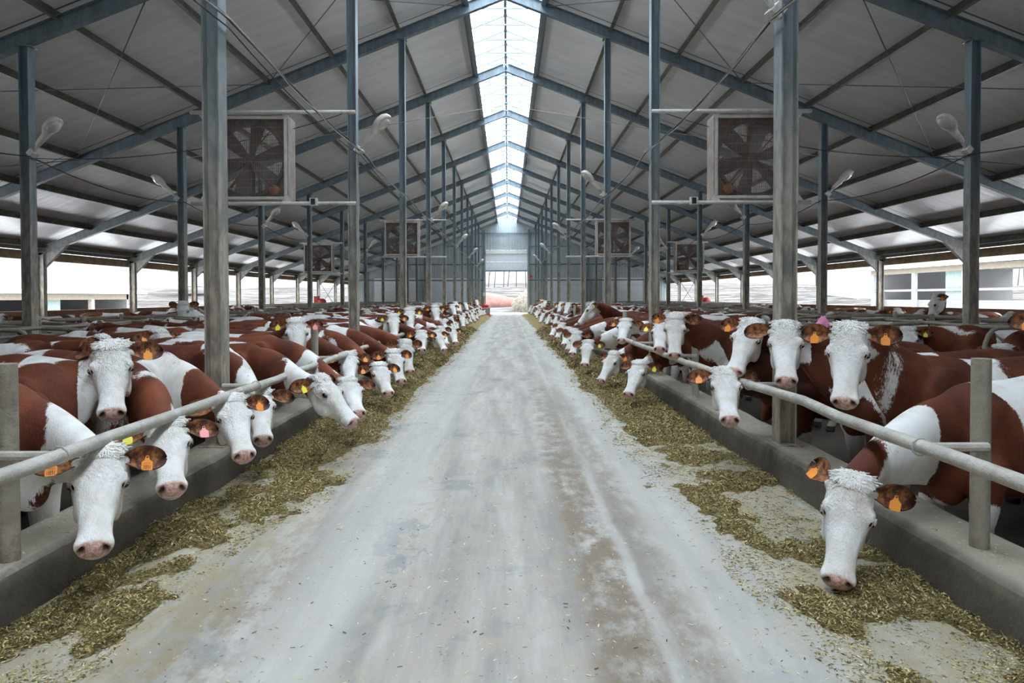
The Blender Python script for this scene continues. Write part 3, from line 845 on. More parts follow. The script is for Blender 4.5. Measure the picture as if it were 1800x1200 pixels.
for s in (-1, 1):
    for k, px in enumerate(PX):
        x = XC+s*px; z = rz(x)+ROOFZ+PD/2-0.06
        mb = MB(); mt = M_PURLIN if k else M_STEEL
        w = 0.075 if k else 0.10
        tf = 0.006
        mb.obox((0, 0, 0), (0.004, 0, 0), (0, (YE-YB)/2, 0), (0, 0, PD/2))
        for q in (-1, 1): mb.obox((s*w/2*q*1.0, 0, q*PD/2), (w/2, 0, -s*0*w), (0, (YE-YB)/2, 0), (0, 0, tf/2))
        o = mb.build('roof_purlin', mt); o.location = (x, (YE+YB)/2, z)
        side = 'left' if s < 0 else 'right'
        tag(o, (f'{ORD[k-1]} purlin down from the skylight on the {side} roof slope' if k else f'blue-grey steel edge beam along the {side} side of the ridge skylight'), 'purlin')
    # roof sheets
    x0 = XC+s*0.92; x1 = XC+s*14.9; t = 0.10; zz = ROOFZ+PD-0.03
    P_ = [(x0, rz(x0)+zz), (x1, rz(x1)+zz), (x1, rz(x1)+zz+t), (x0, rz(x0)+zz+t)]
    o = MB().prism(P_ if s > 0 else P_[::-1], YB-0.3, YE+0.3).build('ceiling', M_ROOF); tag(o, kind='structure')
# skylight
root = empty('ridge_skylight', (XC, 0, RZ)); tag(root, 'long clear ridge skylight with thin steel ribs running the length of the roof', 'skylight')
hs_ = ROOFZ+PD-0.02
for s in (-1, 1):
    a = (0, hs_+0.10); b = (s*0.95, -SL*0.95+hs_+0.10)
    P_ = [a, b, (b[0], b[1]+0.01), (0, a[1]+0.01)]
    MB().prism(P_ if s > 0 else P_[::-1], YB, YE).build('clear_panel', M_POLY, root)
MB().obox((0, (YB+YE)/2, hs_-0.0), (0.035, 0, 0), (0, (YE-YB)/2, 0), (0, 0, 0.06)).build('ridge_beam', M_STEEL, root)
y = YB+0.6; 
while y < YE:
    mb = MB()
    for s in (-1, 1):
        mb.bar((0, y, hs_+0.06), (s*0.90, y, hs_+0.06-SL*0.90), 0.045, 0.05)
    mb.bar((-0.55, y, hs_-0.19), (0.55, y, hs_-0.19), 0.035, 0.04)
    mb.build('rib', M_RIB, root)
    y += 1.0
# bracing rods under the roof in two bays
def rod(p, q, r, label, m=M_STEEL, name='brace_rod'):
    o = MB().tube([p, q], r, 6).build(name, m, None, True); tag(o, label, 'brace', 'bracing rods'); return o
for s in (-1, 1):
    sd = 'left' if s < 0 else 'right'
    for (ya, yb, wh) in ((Y0+5, Y0+10, 'near'), (Y0+45, Y0+50, 'far')):
        for (xa, xb) in ((0.95, 5.4), (5.4, 9.76), (9.76, 13.9)):
            for f in (0, 1):
                u, v = (xa, xb) if f else (xb, xa)
                pu = XC+s*u; pv = XC+s*v
                rod((pu, ya, rz(pu)+0.2), (pv, yb, rz(pv)+0.2), 0.011, f'thin steel cross-brace rod under the {sd} roof slope in the {wh} braced bay')
    xo = XO[0] if s < 0 else XO[1]
    for (ya, yb, wh) in ((Y0+5, Y0+10, 'near'), (Y0+45, Y0+50, 'far')):
        rod((xo, ya, 2.7), (xo, yb, 0.7), 0.022, f'dark diagonal brace across the open {sd} side, {wh} bay, falling with distance')
        rod((xo+0.06, ya, 0.7), (xo+0.06, yb, 2.7), 0.022, f'dark diagonal brace across the open {sd} side, {wh} bay, rising with distance')

# ---- side walls: low plank wall, open above, timber under the eaves
for side, s in ((0, -1), (1, 1)):
    xo = XO[side]+s*0.14; nm = 'left' if s < 0 else 'right'
    o = MB().box((min(xo, xo+s*.1), YB, -0.5), (max(xo, xo+s*.1), YE, 0.82)).build('wall_'+nm, M_CONC2); tag(o, kind='structure')
    o = MB().box((min(xo, xo+s*.12), YB, 0.823), (max(xo, xo+s*.12), YE, 1.07)).build('trim_'+('1' if s < 0 else '2'), M_PLANK); tag(o, kind='structure')
    o = MB().box((min(xo, xo+s*.06), YB, 2.60), (max(xo, xo+s*.06), YE, 2.86)).build('trim_'+('3' if s < 0 else '4'), M_WOOD); tag(o, kind='structure')
    o = MB().box((min(xo, xo+s*.10)-s*0.02, YB, 2.88), (max(xo, xo+s*.10)-s*0.02, YE, 3.10)).build('eaves_beam', M_STEEL); tag(o, f'dark steel beam under the {nm} eaves', 'beam')

for side, s in ((0, -1), (1, 1)):
    xo = XO[side]+s*0.14
    o = MB().box((min(xo, xo+s*.06), YB, 1.08), (max(xo, xo+s*.06), 5.0, 2.59)).build('trim_'+('7' if s < 0 else '8'), M_CLAD); tag(o, kind='structure')  # unseen panels added to block side light and darken the foreground

# ---- far gable wall with doors
def gable(yw, name, m, openings, th=0.12):
    """openings: (x0,x1,z1) doors from the ground"""
    cuts = sorted(openings); xs = [XO[0]-0.25]
    for (a, b, z) in cuts: xs += [a, b]
    xs.append(XO[1]+0.25); mb = MB()
    def top(x): return rz(x)+ROOFZ+PD-0.05
    def quad(xa, xb, za, zb_f):
        pts = [xa]+([XC] if xa < XC < xb else [])+[xb]
        prof = [(xa, za), (xb, za)]+[(x, zb_f(x)) for x in reversed(pts)]
        mb.prism(prof, yw, yw+th)
    for i in range(0, len(xs), 2): quad(xs[i], xs[i+1], -0.5, top)
    for (a, b, z) in cuts: quad(a, b, z, top)
    o = mb.build(name, m); tag(o, kind='structure'); return o
DX0, DX1 = -1.98, 1.72; DH = 5.65
side_doors = [(-9.5, -7.7), (-6.7, -4.4)]
gable(YE, 'wall_back', M_CLAD, [(DX0, DX1, DH)])
gable(YB-0.12, 'wall_front', M_CLAD, [(-2.1, 2.0, 4.2)])
# girts and posts on the gable
root = empty('gable_framing', (0, YE, 0)); tag(root, 'steel posts and rails on the inside of the far end wall', 'wall framing')
for x in (-9.8, -7.4, -3.35, -2.12, 1.86, 3.1, 7.2, 9.6, -12.6, 12.4):
    mb = MB(); hbeam(mb, (x, -0.10, 0), (x, -0.10, rz(x)), 0.16, 0.14, up=(0, 1, 0)); mb.build('post', M_STEEL, root)
for z in (2.95, 4.35, 5.95, 7.1):
    for (a, b) in ((-13.9, DX0-0.16), (DX1+0.16, 13.8)) if z < 6 else ((-3.0, 2.9),):
        lim = (RZ-z)/SL
        a = max(a, XC-lim+0.1); b = min(b, XC+lim-0.1)
        if b > a: MB().box((a, -0.19, z-0.05), (b, -0.12, z+0.05)).build('rail', M_PURLIN if z < 5 else M_STEEL, root)
# gable-end rafter shade beam
M_DOORW = simple('white_door', (0.66, 0.70, 0.72), 0.4, 0.04)
def door_panels(name, x0, x1, z0, z1, y, label=None):
    root = empty(name, ((x0+x1)/2, y, z0)); mb = []
    n = max(1, int(round((z1-z0)/0.62))); w = (x1-x0)/2
    for k in range(n):
        za = (z1-z0)*k/n; zb = (z1-z0)*(k+1)/n
        MB().box((-w, -0.04, za+0.008), (w, 0.0, zb-0.008)).build('panel', M_DOORW, root)
    tag(root, label, None, kind='structure'); return root

r1 = door_panels('door_1', DX0, DX1, 3.85, 5.35, YE+0.05, 'white sectional door half raised above the far doorway')
r1.children[0]
MB().box((DX0, YE-0.12, 5.35), (DX1, YE-0.0, 5.62)).build('trim_5', M_WHITE)['kind'] = 'structure'
MB().box((DX0, YE-0.02, 3.72), (DX1, YE+0.06, 3.85)).build('trim_6', M_STEEL)['kind'] = 'structure'
door_panels('door_2', -11.9, -8.2, 0.0, 3.15, YE-0.03, 'closed white sectional door at the far left of the end wall')
door_panels('door_3', 4.6, 8.4 if False else 8.3, 0.0, 3.15, YE-0.03, 'closed white sectional door right of the centre in the end wall') if False else None
door_panels('door_3', 8.4, 12.0, 0.0, 3.15, YE-0.03, 'closed white sectional door at the far right of the end wall')
door_panels('door_4', -6.9, -3.5, 0.0, 3.15, YE-0.03, 'closed white sectional door left of the open doorway')
door_panels('door_5', 3.25, 6.9, 0.0, 3.15, YE-0.03, 'closed white sectional door right of the open doorway')

# ---- feed rails, posts, brackets
def rail(pts, label):
    o = MB().tube(pts, 0.034, 14).build('feed_rail', M_GALV, None, True); tag(o, label, 'rail'); return o
rnd = random.Random(11)
def railpts(x, seed, kinks):
    r_ = random.Random(seed); out = []; y = -11.5
    while y < YE-4.5:
        k = 0.0
        for (ky, dz_) in kinks: k += dz_*math.exp(-((y-ky)/0.5)**2)
        out.append((x+r_.uniform(-.012, .012), y, 0.735+r_.uniform(-.008, .008)+k)); y += 0.8 if y > 12 else 0.5
    return out
rail(railpts(-2.04, 1, [(12.0, 0.02)]), 'long galvanised feed rail in front of the left row of cows')
rail(railpts(1.95, 2, [(4.6, 0.03), (8.0, -0.01)]), 'long galvanised feed rail in front of the right row of cows')
def bracket_mb(sx, xr, xp, y):
    """short arm from post centre xp to the rail xr"""
    mb = MB(); z = 0.735
    mb.tube([(0, 0, z), (xr-xp, 0, z)], 0.022, 8)
    k = 10
    for t in range(k):
        a0 = 2*math.pi*t/k; a1 = 2*math.pi*(t+1)/k; R_ = 0.041
        mb.tube([(xr-xp+R_*math.cos(a0), 0, z+R_*math.sin(a0)), (xr-xp+R_*math.cos(a1), 0, z+R_*math.sin(a1))], 0.004, 5)
    return mb
for side, s in ((0, -1), (1, 1)):
    sd = 'left' if s < 0 else 'right'; xr = -2.04 if s < 0 else 1.95; xp = -2.31 if s < 0 else 2.27
    n = 0
    for k in range(-2, NFR*2-1):
        y = (3.14 if s < 0 else 3.27)+k*2.5
        isc = (k % 2 == 1)
        if isc:
            o = bracket_mb(s, xr, xp, y).build('rail_bracket', M_GALV); o.location = (xp, (Y0+5*((k-1)//2))-0.03-0.06, 0)
            tag(o, f'short arm tying the {sd} feed rail to its column, {ORD[(k-1)//2]+" from the camera" if k > 0 else "behind the camera"}', 'bracket', 'rail brackets')
        else:
            root = empty('rail_post', (xp, y, 0.235))
            h = 0.915
            m_ = MB(); m_.tube([(0, 0, 0), (0, 0, h)], 0.043, 16); m_.build('post', M_GALV if k > 0 else M_PIPE, root); shade_auto(root.children[0], 40)
            b = bracket_mb(s, xr, xp, y); b.build('arm', M_GALV, root).location = (0, -0.05, -0.235)
            tag(root, f'upright pipe post on the {sd} feed kerb, {ORD[k//2]+" from the camera" if k >= 0 else "behind the camera"}', 'post', 'rail posts')

# ---- cubicle dividers, walls between the pens
def divider(x0, x1, y, label, grp, seed):
    r_ = random.Random(seed); mb = MB(); c = (x0+x1)/2
    zt = 1.07+r_.uniform(-.03, .03); zb = 0.42
    def loop(xa, xb):
        s = 1 if xb > xa else -1; R_ = 0.16; pts = [(xa, 0, zt)]
        pts += [(xb-s*R_, 0, zt-0.05)]
        for t in range(1, 8):
            a = math.pi/2-math.pi*t/8; pts.append((xb-s*R_+s*R_*math.cos(a)*1.1, 0, (zt+zb-0.05)/2+(zt-zb-0.05)/2*math.sin(a)))
        pts += [(xb-s*R_, 0, zb), (xa+s*0.25, 0, zb), (xa+s*0.05, 0, zb-0.12)]
        return pts
    mb.tube([(p[0]-c, p[1], p[2]) for p in loop(c+0.06, x1)], 0.028, 8)
    mb.tube([(p[0]-c, p[1], p[2]) for p in loop(c-0.06, x0)], 0.028, 8)
    root = empty('cubicle_divider', (c, y, PEN)); mb.v = [(a, b_, z_-PEN) for a, b_, z_ in mb.v]
    mb.build('hoop', M_PIPE, root, True)
    MB().tube([(0, 0, 0), (0, 0, zt-PEN+0.06)], 0.035, 8).build('post', M_PIPE, root, True)
    tag(root, label, 'stall divider', grp); return root
for side, s in ((0, -1), (1, 1)):
    sd = 'left' if s < 0 else 'right'
    a, b = (s*5.95, s*8.9)
    y = 6.2; i = 0
    first = None
    while y < 57:
        if any(-0.1 < y-w_ < 0.28 for w_ in (35.5, 44.0, 53.0)): y += 1.15; i += 1; continue
        lab = f'muddy pipe hoop divider between the {sd} resting stalls'
        divider(min(a, b), max(a, b), y, lab, f'{sd} stall dividers', i)
        y += 1.15; i += 1
    for (x, z, w) in ((s*6.6, 1.03, 'aisle side'), (s*8.3, 1.03, 'wall side'), (s*7.4-0.1*s, 0.88, 'middle'), (s*7.4+0.2*s, 0.66, 'lower middle')):
        mb = MB().tube([(x, yy, z+0.015*math.sin(yy*1.7+x)) for yy in np.arange(5.0, 58, 1.5)], 0.026, 8)
        o = mb.build('neck_rail', M_PIPE, None, True); tag(o, f'long muddy neck rail over the {sd} stalls, {w}', 'rail')
    o = MB().box((min(s*4.85, s*10.0), 5.0, PEN-0.05), (max(s*4.85, s*10.0), 58, PEN+0.12)).build('stall_bed', M_PEN); tag(o, f'raised dirty stall bed on the {sd} side', 'stall bed')
    for (yw, w) in ((35.5, 'near'), (44.0, 'middle'), (53.0, 'far')):
        xa, xb = (s*6.4, s*13.8)
        prof = [(xa, PEN+0.12), (xb, PEN+0.12), (xb, 1.12), (xa+s*0.45, 1.12), (xa, 0.75)]
        o = MB().prism(prof if s > 0 else prof[::-1], yw, yw+0.18).build('pen_wall', M_CONC2); tag(o, f'low grey concrete cross wall in the {sd} pens, the {w} one of three', 'low wall')

# ---- fans
def wire_grid(mb, r, y, z0, h, n, nh, m):
    for i in range(n+1):
        x = -r+2*r*i/n; mb.obox((x, y, z0+h/2), (0.0016, 0, 0), (0, 0.0016, 0), (0, 0, h/2), m)
    for i in range(nh+1):
        z = z0+h*i/nh; mb.obox((0, y, z), (r, 0, 0), (0, 0.0014, 0), (0, 0, 0.0014), m)
def make_fan(label):
    S = 1.24; h = S/2; root = empty('ventilation_fan', (0, 0, 0)); D = 0.34
    mb = MB()
    for s in (-1, 1):
        mb.box((s*h-0.02, -D/2, 0), (s*h+0.02, D/2, S)); 
    mb.box((-h, -D/2, -0.02), (h, D/2, 0.02)); mb.box((-h, -D/2, S-0.02), (h, D/2, S+0.02))
    mb.build('housing', M_RUSTT, root); fr_ = MB()
    fr_.box((-h, -D/2-0.012, S-0.045), (h, -D/2, S)); fr_.box((-h, -D/2-0.012, 0), (h, -D/2, 0.04))
    for s in (-1, 1): fr_.box((s*(h-0.02)-0.022, -D/2-0.014, 0), (s*(h-0.02)+0.022, -D/2-0.001, S))
    fr_.build('front_frame', M_RUST, root)
    # shroud plate with a round opening
    n = 48; Rr = 0.555; V = []; F = []
    for k in range(n):
        a = 2*math.pi*k/n; c, s_ = math.cos(a), math.sin(a); q = (h-0.02)/max(abs(c), abs(s_))
        V += [(Rr*c, -0.02, h+Rr*s_), (q*c, -0.02, h+q*s_), (Rr*c, 0.12, h+Rr*s_), (q*c, -0.010, h+q*s_)]
    for k in range(n):
        a = 4*k; b = 4*((k+1) % n); F += [(a, b, b+1, a+1), (a, a+2, b+2, b), (a+1, b+1, b+3, a+3), (a+3, b+3, b+2, a+2)]
    mesh_obj('shroud', V, F, M_RUSTD, root, False)
    n = 48; V = []; F = []
    for k in range(n):
        a = 2*math.pi*k/n; c, s_ = math.cos(a), math.sin(a)
        for (r_, y_) in ((0.532, -0.10), (0.575, -0.10), (0.575, 0.13), (0.532, 0.13)): V.append((r_*c, y_, h+r_*s_))
    for k in range(n):
        a = 4*k; b = 4*((k+1) % n); F += [(a+j, b+j, b+(j+1) % 4, a+(j+1) % 4) for j in range(4)]
    mesh_obj('rim', V, F, M_BLADE, root, False)
    bl = MB()
    for k in range(6):
        a = 2*math.pi*k/6+0.28; d = Vector((math.cos(a), 0, math.sin(a))); t = Vector((-math.sin(a), 0, math.cos(a)))
        C_ = Vector((0, 0.0, h)); V = []; 
        for (r_, w, tw) in ((0.07, 0.055, 0.6), (0.2, 0.09, 0.5), (0.38, 0.115, 0.35), (0.525, 0.12, 0.25)):
            ax_ = t*math.cos(tw)+Vector((0, 1, 0))*math.sin(tw)
            for q, e in ((-1, 0), (1, 0), (1, 1), (-1, 1)):
                V.append(C_+d*r_+ax_*w*q+Vector((0, 0.008*e+0.02, 0)))
        F = []
        for i in range(3):
            for j in range(4): F.append((i*4+j, i*4+(j+1) % 4, i*4+4+(j+1) % 4, i*4+4+j))
        F += [(0, 3, 2, 1), (12, 13, 14, 15)]; bl.add(V, F)
        if k == 0: pass
    bl.build('blades', M_BLADE, root)
    hb = MB(); hb.lathe((0, -0.08, h), [(0.04, 0), (0.085, 0.01), (0.085, 0.05), (0.05, 0.06), (0.04, 0.16)], 20, 0, 'y')
    for q in range(3):
        a = q*2.094+0.5; hb.tube([(0, -0.085, h), (0.085*math.cos(a), -0.085, h+0.085*math.sin(a))], 0.008, 6)
    hb.build('hub', M_BLADE, root, False)
    st = MB()
    for a in (0.85, 2.3, 3.9, 5.45): st.tube([(0.03*math.cos(a), -0.10, h+0.03*math.sin(a)), (0.6*math.cos(a), -0.12, h+0.6*math.sin(a))], 0.009, 6)
    st.tube([(-0.5, 0.14, 0.05), (-0.02, 0.14, h), (0.02, 0.14, S-0.05)], 0.02, 6); st.box((-0.03, 0.12, 0.02), (0.03, 0.15, S))
    st.build('struts', M_RUSTD, root)
    mo = MB(); mo.lathe((0.40, -0.13, 0.15), [(0.03, 0), (0.075, 0.01), (0.075, 0.16), (0.03, 0.18)], 16, 0, 'y'); mo.build('motor', simple('motor_orange', (0.30, 0.09, 0.03), 0.6, 0.3), root)
    be = MB(); be.tube([(0.40+.03, -0.10, 0.12), (0.05, -0.10, h-0.04)], 0.005, 5); be.tube([(0.36, -0.10, 0.19), (-0.05, -0.10, h+0.04)], 0.005, 5); be.build('belt', M_CABLE, root)
    gr = MB(); wire_grid(gr, h-0.04, -D/2-0.006, 0.04, S-0.08, 56, 9, 0); gr.build('front_grille', M_RUSTT, root)
    g2 = MB(); wire_grid(g2, h-0.04, D/2, 0.04, S-0.08, 40, 24, 0); g2.build('back_grille', M_RUSTD, root)
    gus = MB()
    for s in (-1, 1):
        for (za, dz_) in ((S, 1), (0, -1)):
            gus.prism([(s*h-0.09, za+dz_*0.06), (s*h+0.09, za+dz_*0.06), (s*h+0.0, za-dz_*0.07)], -D/2-0.03, -D/2-0.022)
    gus.build('gusset', M_RUST, root)
    tag(root, label, 'fan', 'ventilation fans'); return root
F0 = make_fan('rusty square ventilation fan on the left, the nearest, hung left of the second kerb column')
fz = 1.45+(522-345)*10.45/1200
def fan_pipes(xa, xb, y, z, label):
    for (dz_, w) in ((1.24+0.045, 'upper'), (-0.07, 'lower')):
        root = MB(); root.tube([(xa, y, z+dz_), (xb, y, z+dz_)], 0.030, 10)
        o = root.build('fan_pipe', M_RUST, None, True); tag(o, f'{w} white rusty support pipe of the {label}', 'pipe')
for (x, y, lab) in ((-3.92, 10.42, None), (3.72, 10.42, 'rusty square ventilation fan, nearest on the right, behind the first kerb column'),
                    (-3.92, 25.42, 'brown ventilation fan further back on the left beside the fifth kerb column'), (3.9, 25.42, 'brown ventilation fan further back on the right beside the fifth kerb column'),
                    (-8.4, 30.42, 'dark ventilation fan hanging by the left stall columns'), (8.05, 30.42, 'dark ventilation fan hanging by the right stall columns')):
    f = F0 if lab is None else copy_tree(F0)
    if lab: f['label'] = lab
    z = 1.45+(522-353)*10.45/1200 if y < 20 else 1.45+(522-449)*25.6/1200 if y < 28 else 1.45+(522-478)*30.6/1200
    f.location = (x, y, z)
    if x > 0: 
        for ch in f.children:
            if ch.name.split('.')[0] in ('motor', 'belt'): ch.scale = (-1, 1, 1)
    s = -1 if x < 0 else 1
    xa = (x+s*0.8); xb = (XI[0] if s < 0 else XI[1])-s*0.12 if abs(x) < 6 else (XM[0] if s < 0 else XM[1])-s*0.12
    fan_pipes(xa, xb, y-0.21, z, (('left' if s < 0 else 'right')+(' near' if y < 20 else ' middle' if y < 28 else ' far')+' fan'))
for (x, y, z, l) in ((-2.88, 10.16, 2.87, 'left'), (2.76, 10.16, 2.87, 'right')):
    o = MB().box((x-0.055, y-0.03, z-0.055), (x+0.055, y+0.03, z+0.055)).box((x-0.035, y-0.036, z-0.045), (x+0.030, y-0.029, z+0.045), 1).build('switch_box', [M_WHITE, M_BLK])
    tag(o, f'small white switch box on the lower pipe of the near {l} fan', 'switch')

# ---- lamps
M_LAMPW = simple('lamp_casing', (0.60, 0.56, 0.51), 0.45, 0.12, 12)
def make_lamp():
    root = empty('barn_lamp', (0, 0, 0))
    # local +X is the direction of the arm, mounted at the origin
    br = MB(); br.box((-0.02, -0.05, -0.055), (0.07, 0.05, 0.055)); br.build('bracket', M_RUST, root)
    MB().tube([(0.03, 0, 0), (0.16, 0, 0.02), (0.20, 0, 0.03)], 0.022, 8).build('arm', M_RUST, root, True)
    V = []; F = []; prof = [(0.16, 0.030, 0.03), (0.20, 0.042, 0.042), (0.38, 0.055, 0.055), (0.42, 0.085, 0.075), (0.48, 0.118, 0.095), (0.56, 0.130, 0.100), (0.64, 0.115, 0.085), (0.69, 0.07, 0.05), (0.705, 0.02, 0.015)]
    n = 20; rings = []
    for (x, w, hh) in prof:
        rings.append([Vector((x, w*math.cos(2*math.pi*k/n), (hh if math.sin(2*math.pi*k/n) > 0 else 0.035 if x > 0.4 else hh)*math.sin(2*math.pi*k/n)+0.03)) for k in range(n)])
    v, f = loft(rings); mesh_obj('lamp_head', v, f, M_LAMPW, root)
    v, f = ellipsoid((0.555, 0, 0.012), 0.118, 0.098, 0.055); mesh_obj('lens', v, f, M_LENS, root)
    return root

L0 = make_lamp(); first = True
def lamp(x, y, z, az, el, label, sc=1.06):
    global first
    o = L0 if first else copy_tree(L0); first = False
    o.location = (x, y, z)
    M = Matrix.Rotation(R(az), 4, 'Z') @ Matrix.Rotation(-R(el), 4, 'Y'); o.rotation_euler = M.to_euler(); o.scale = (sc,)*3
    tag(o, label, 'lamp', 'barn lamps')
def colz(py, d): return 1.45+(522-py)*d/1200
for (fr, sd, py) in ((1, 0, 268), (3, 0, 388), (5, 0, 433), (7, 0, 452), (9, 0, 468)):
    y = Y0+5*fr; lamp(XI[0]+0.08, y-0.03, colz(py, y), -14, 42, f'white cobra-head barn lamp reaching right from the left kerb column, {ORD[fr]} from the camera')
for (fr, py) in ((0, 33), (2, 345), (4, 418), (6, 446), (8, 462)):
    y = Y0+5*fr; lamp(XI[1]-0.08, y-0.03, colz(py, y), 194, 42, f'white cobra-head barn lamp reaching left from the right kerb column, {ORD[fr]} from the camera')
for (fr, py, az) in ((1, 272, -14), (2, 350, 194), (3, 398, -14), (4, 415, 194), (6, 440, -14), (8, 455, 194)):
    y = Y0+5*fr; lamp(XM[0]+(0.08 if az < 90 else -0.08), y-0.03, colz(py, y), az, 42, f'white cobra-head barn lamp on the left stall column, {ORD[fr]} from the camera')
for (fr, py, az) in ((1, 270, 194), (2, 345, -14), (3, 385, 194), (4, 415, -14), (5, 438, 194), (7, 450, -14)):
    y = Y0+5*fr; lamp(XM[1]+(0.08 if az < 90 else -0.08), y-0.03, colz(py, y), az, 42, f'white cobra-head barn lamp on the right stall column, {ORD[fr]} from the camera')

# ---- cables
def cable(pts, r, label, m=M_CABLE, sag=0.12, n=10, jit=0.0):
    out = []; r_ = random.Random(len(label))
    for a, b in zip(pts[:-1], pts[1:]):
        a = Vector(a); b = Vector(b)
        for k in range(n):
            t = k/n; p = a.lerp(b, t); p.z -= sag*4*t*(1-t)*(1 if k else 0); p.x += r_.uniform(-jit, jit); p.z += r_.uniform(-jit, jit); out.append(p)
    out.append(Vector(pts[-1])); o = MB().tube(out, r, 6).build('cable', m, None, True); tag(o, label, 'cable'); return o
zc = 3.72
LI = [(XI[0]+0.12, Y0+5*k-0.05, zc) for k in range(-1, 11)]
cable(LI, 0.014, 'thick black cable strung along the left kerb columns', sag=0.05, jit=0.008)
cable([(p[0]+0.04, p[1], p[2]-0.03) for p in LI], 0.007, 'thin grey cable twisted beside the black one on the left kerb columns', M_CABLEW, 0.07, jit=0.012)
cable([(p[0]+0.02, p[1], p[2]-0.09) for p in LI[:7]], 0.006, 'lowest thin black cable along the left kerb columns', M_CABLE, 0.10)
RI = [(XI[1]-0.12, Y0+5*k-0.05, zc-0.02) for k in range(-1, 11)]
cable(RI, 0.014, 'thick black cable strung along the right kerb columns', sag=0.09, jit=0.008)
cable([(p[0]-0.03, p[1], p[2]-0.03) for p in RI], 0.006, 'thin grey cable beside the black one on the right kerb columns', M_CABLEW, 0.11, jit=0.010)
cable([(XM[0]+0.1, Y0+5*k-0.1, 3.62) for k in range(-1, 11)], 0.010, 'black cable strung along the left stall columns', sag=0.18)
cable([(XM[1]-0.1, Y0+5*k-0.1, 3.62) for k in range(-1, 11)], 0.010, 'black cable strung along the right stall columns', sag=0.18)
cable([(XM[0], 10.5, 3.6), (XI[0], 10.5, 4.3)], 0.006, 'thin cable spanning from the left stalls to the kerb columns', sag=0.25)
cable([(XM[1], 10.5, 3.6), (XI[1], 10.5, 4.3)], 0.006, 'thin cable spanning from the right stalls to the kerb columns', sag=0.25)
cable([(-7.3, 15.5, 4.6), (XC, 15.4, 5.75), (7.1, 15.5, 4.6)], 0.007, 'thin tie cable crossing the barn under the ridge', M_CABLEW, sag=-0.0)
cable([(XI[0]+0.1, 10.45, 3.65), (XI[0]+0.11, 10.44, 1.6)], 0.007, 'grey cable running down the second left kerb column', M_CABLEW, 0.0, jit=0.02)
cable([(XI[1]-0.1, 10.45, 3.65), (XI[1]-0.11, 10.44, 2.9), (XI[1]+0.3, 10.2, 2.85)], 0.007, 'grey cable running down the second right kerb column to the fan switch', M_CABLEW, 0.0, jit=0.02)

# ---- feed pushing machine by the far door
root = empty('feed_pusher', (-1.70, 50.5, 0)); tag(root, 'round grey feed-pushing machine with red top by the left rail end', 'machine')
MB().lathe((0, 0, 0), [(0.40, 0.03), (0.42, 0.04), (0.42, 0.12), (0.39, 0.14)], 28).build('skirt', M_RED, root, True)
MB().lathe((0, 0, 0), [(0.36, 0.13), (0.36, 0.58), (0.39, 0.62), (0.39, 0.66), (0.30, 0.67)], 28).build('drum', M_GREY, root, True)
MB().lathe((0, 0, 0), [(0.25, 0.66), (0.27, 0.70), (0.26, 0.84), (0.20, 0.90), (0.08, 0.92)], 24).box((-0.24, -0.16, 0.68), (0.24, -0.28, 0.82)).build('cover', M_RED, root)

# ---- wall bits at the far end
o = MB().box((1.95, YE-0.28, 3.2), (2.15, YE-0.18, 3.4)).build('alarm_box', M_RED); tag(o, 'small red box on the post right of the far doorway', 'box')
o = MB().box((-2.25, YE-0.3, 1.55), (-2.05, YE-0.18, 1.85)).build('control_box', M_WHITE); tag(o, 'white control box on the post left of the far doorway', 'box')
for (x, s) in ((-12.9, 'left'), (12.7, 'right')):
    root = empty('scraper_drive', (x, 46 if s == 'left' else 45, PEN)); tag(root, f'red machine post rising above the {s} cows near the side wall', 'machine')
    MB().box((-0.14, -0.14, 0), (0.14, 0.14, 1.75)).build('post', M_REDP, root); 
    v, f = ellipsoid((0.35, 0, 1.35), 0.3, 0.25, 0.25); mesh_obj('motor_cover', v, f, M_REDP, root)

# ================================================================ outside
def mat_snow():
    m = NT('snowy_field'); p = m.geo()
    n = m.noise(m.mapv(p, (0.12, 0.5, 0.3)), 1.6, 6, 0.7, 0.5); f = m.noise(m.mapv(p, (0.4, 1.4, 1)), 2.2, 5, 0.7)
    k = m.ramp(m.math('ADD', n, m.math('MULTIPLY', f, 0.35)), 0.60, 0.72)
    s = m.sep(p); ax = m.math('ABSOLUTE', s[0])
    yard_bounce = m.math('MULTIPLY', m.ramp(m.math('ADD', ax, m.math('MULTIPLY', n, 12)), 60, 46), m.ramp(m.math('ADD', s[1], m.math('MULTIPLY', n, 6)), 62, 54))  # unseen bright snow near the barn, added to bounce light under the eaves
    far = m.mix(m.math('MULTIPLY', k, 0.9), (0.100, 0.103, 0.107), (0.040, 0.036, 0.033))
    m.color(m.mix(yard_bounce, far, (0.55, 0.56, 0.58))); m.rough(0.9); m.spec(0.0); return m.mat
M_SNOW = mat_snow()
M_EARTH = simple('red_earth', (0.11, 0.05, 0.042), 0.9, 0.2, 2)
M_RUBBLE = simple('rubble', (0.085, 0.078, 0.062), 0.9, 0.45, 4)
M_BARK = simple('pale_bark', (0.07, 0.06, 0.055), 0.9)
M_CREAM = simple('cream_board', (0.14, 0.12, 0.09), 0.7)
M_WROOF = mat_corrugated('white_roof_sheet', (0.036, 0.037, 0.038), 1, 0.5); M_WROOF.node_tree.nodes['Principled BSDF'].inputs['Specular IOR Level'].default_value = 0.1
M_PALE = simple('pale_panel', (0.14, 0.14, 0.14), 0.6, 0.08, 1)
M_CURT = simple('grey_green_curtain', (0.17, 0.22, 0.21), 0.8)
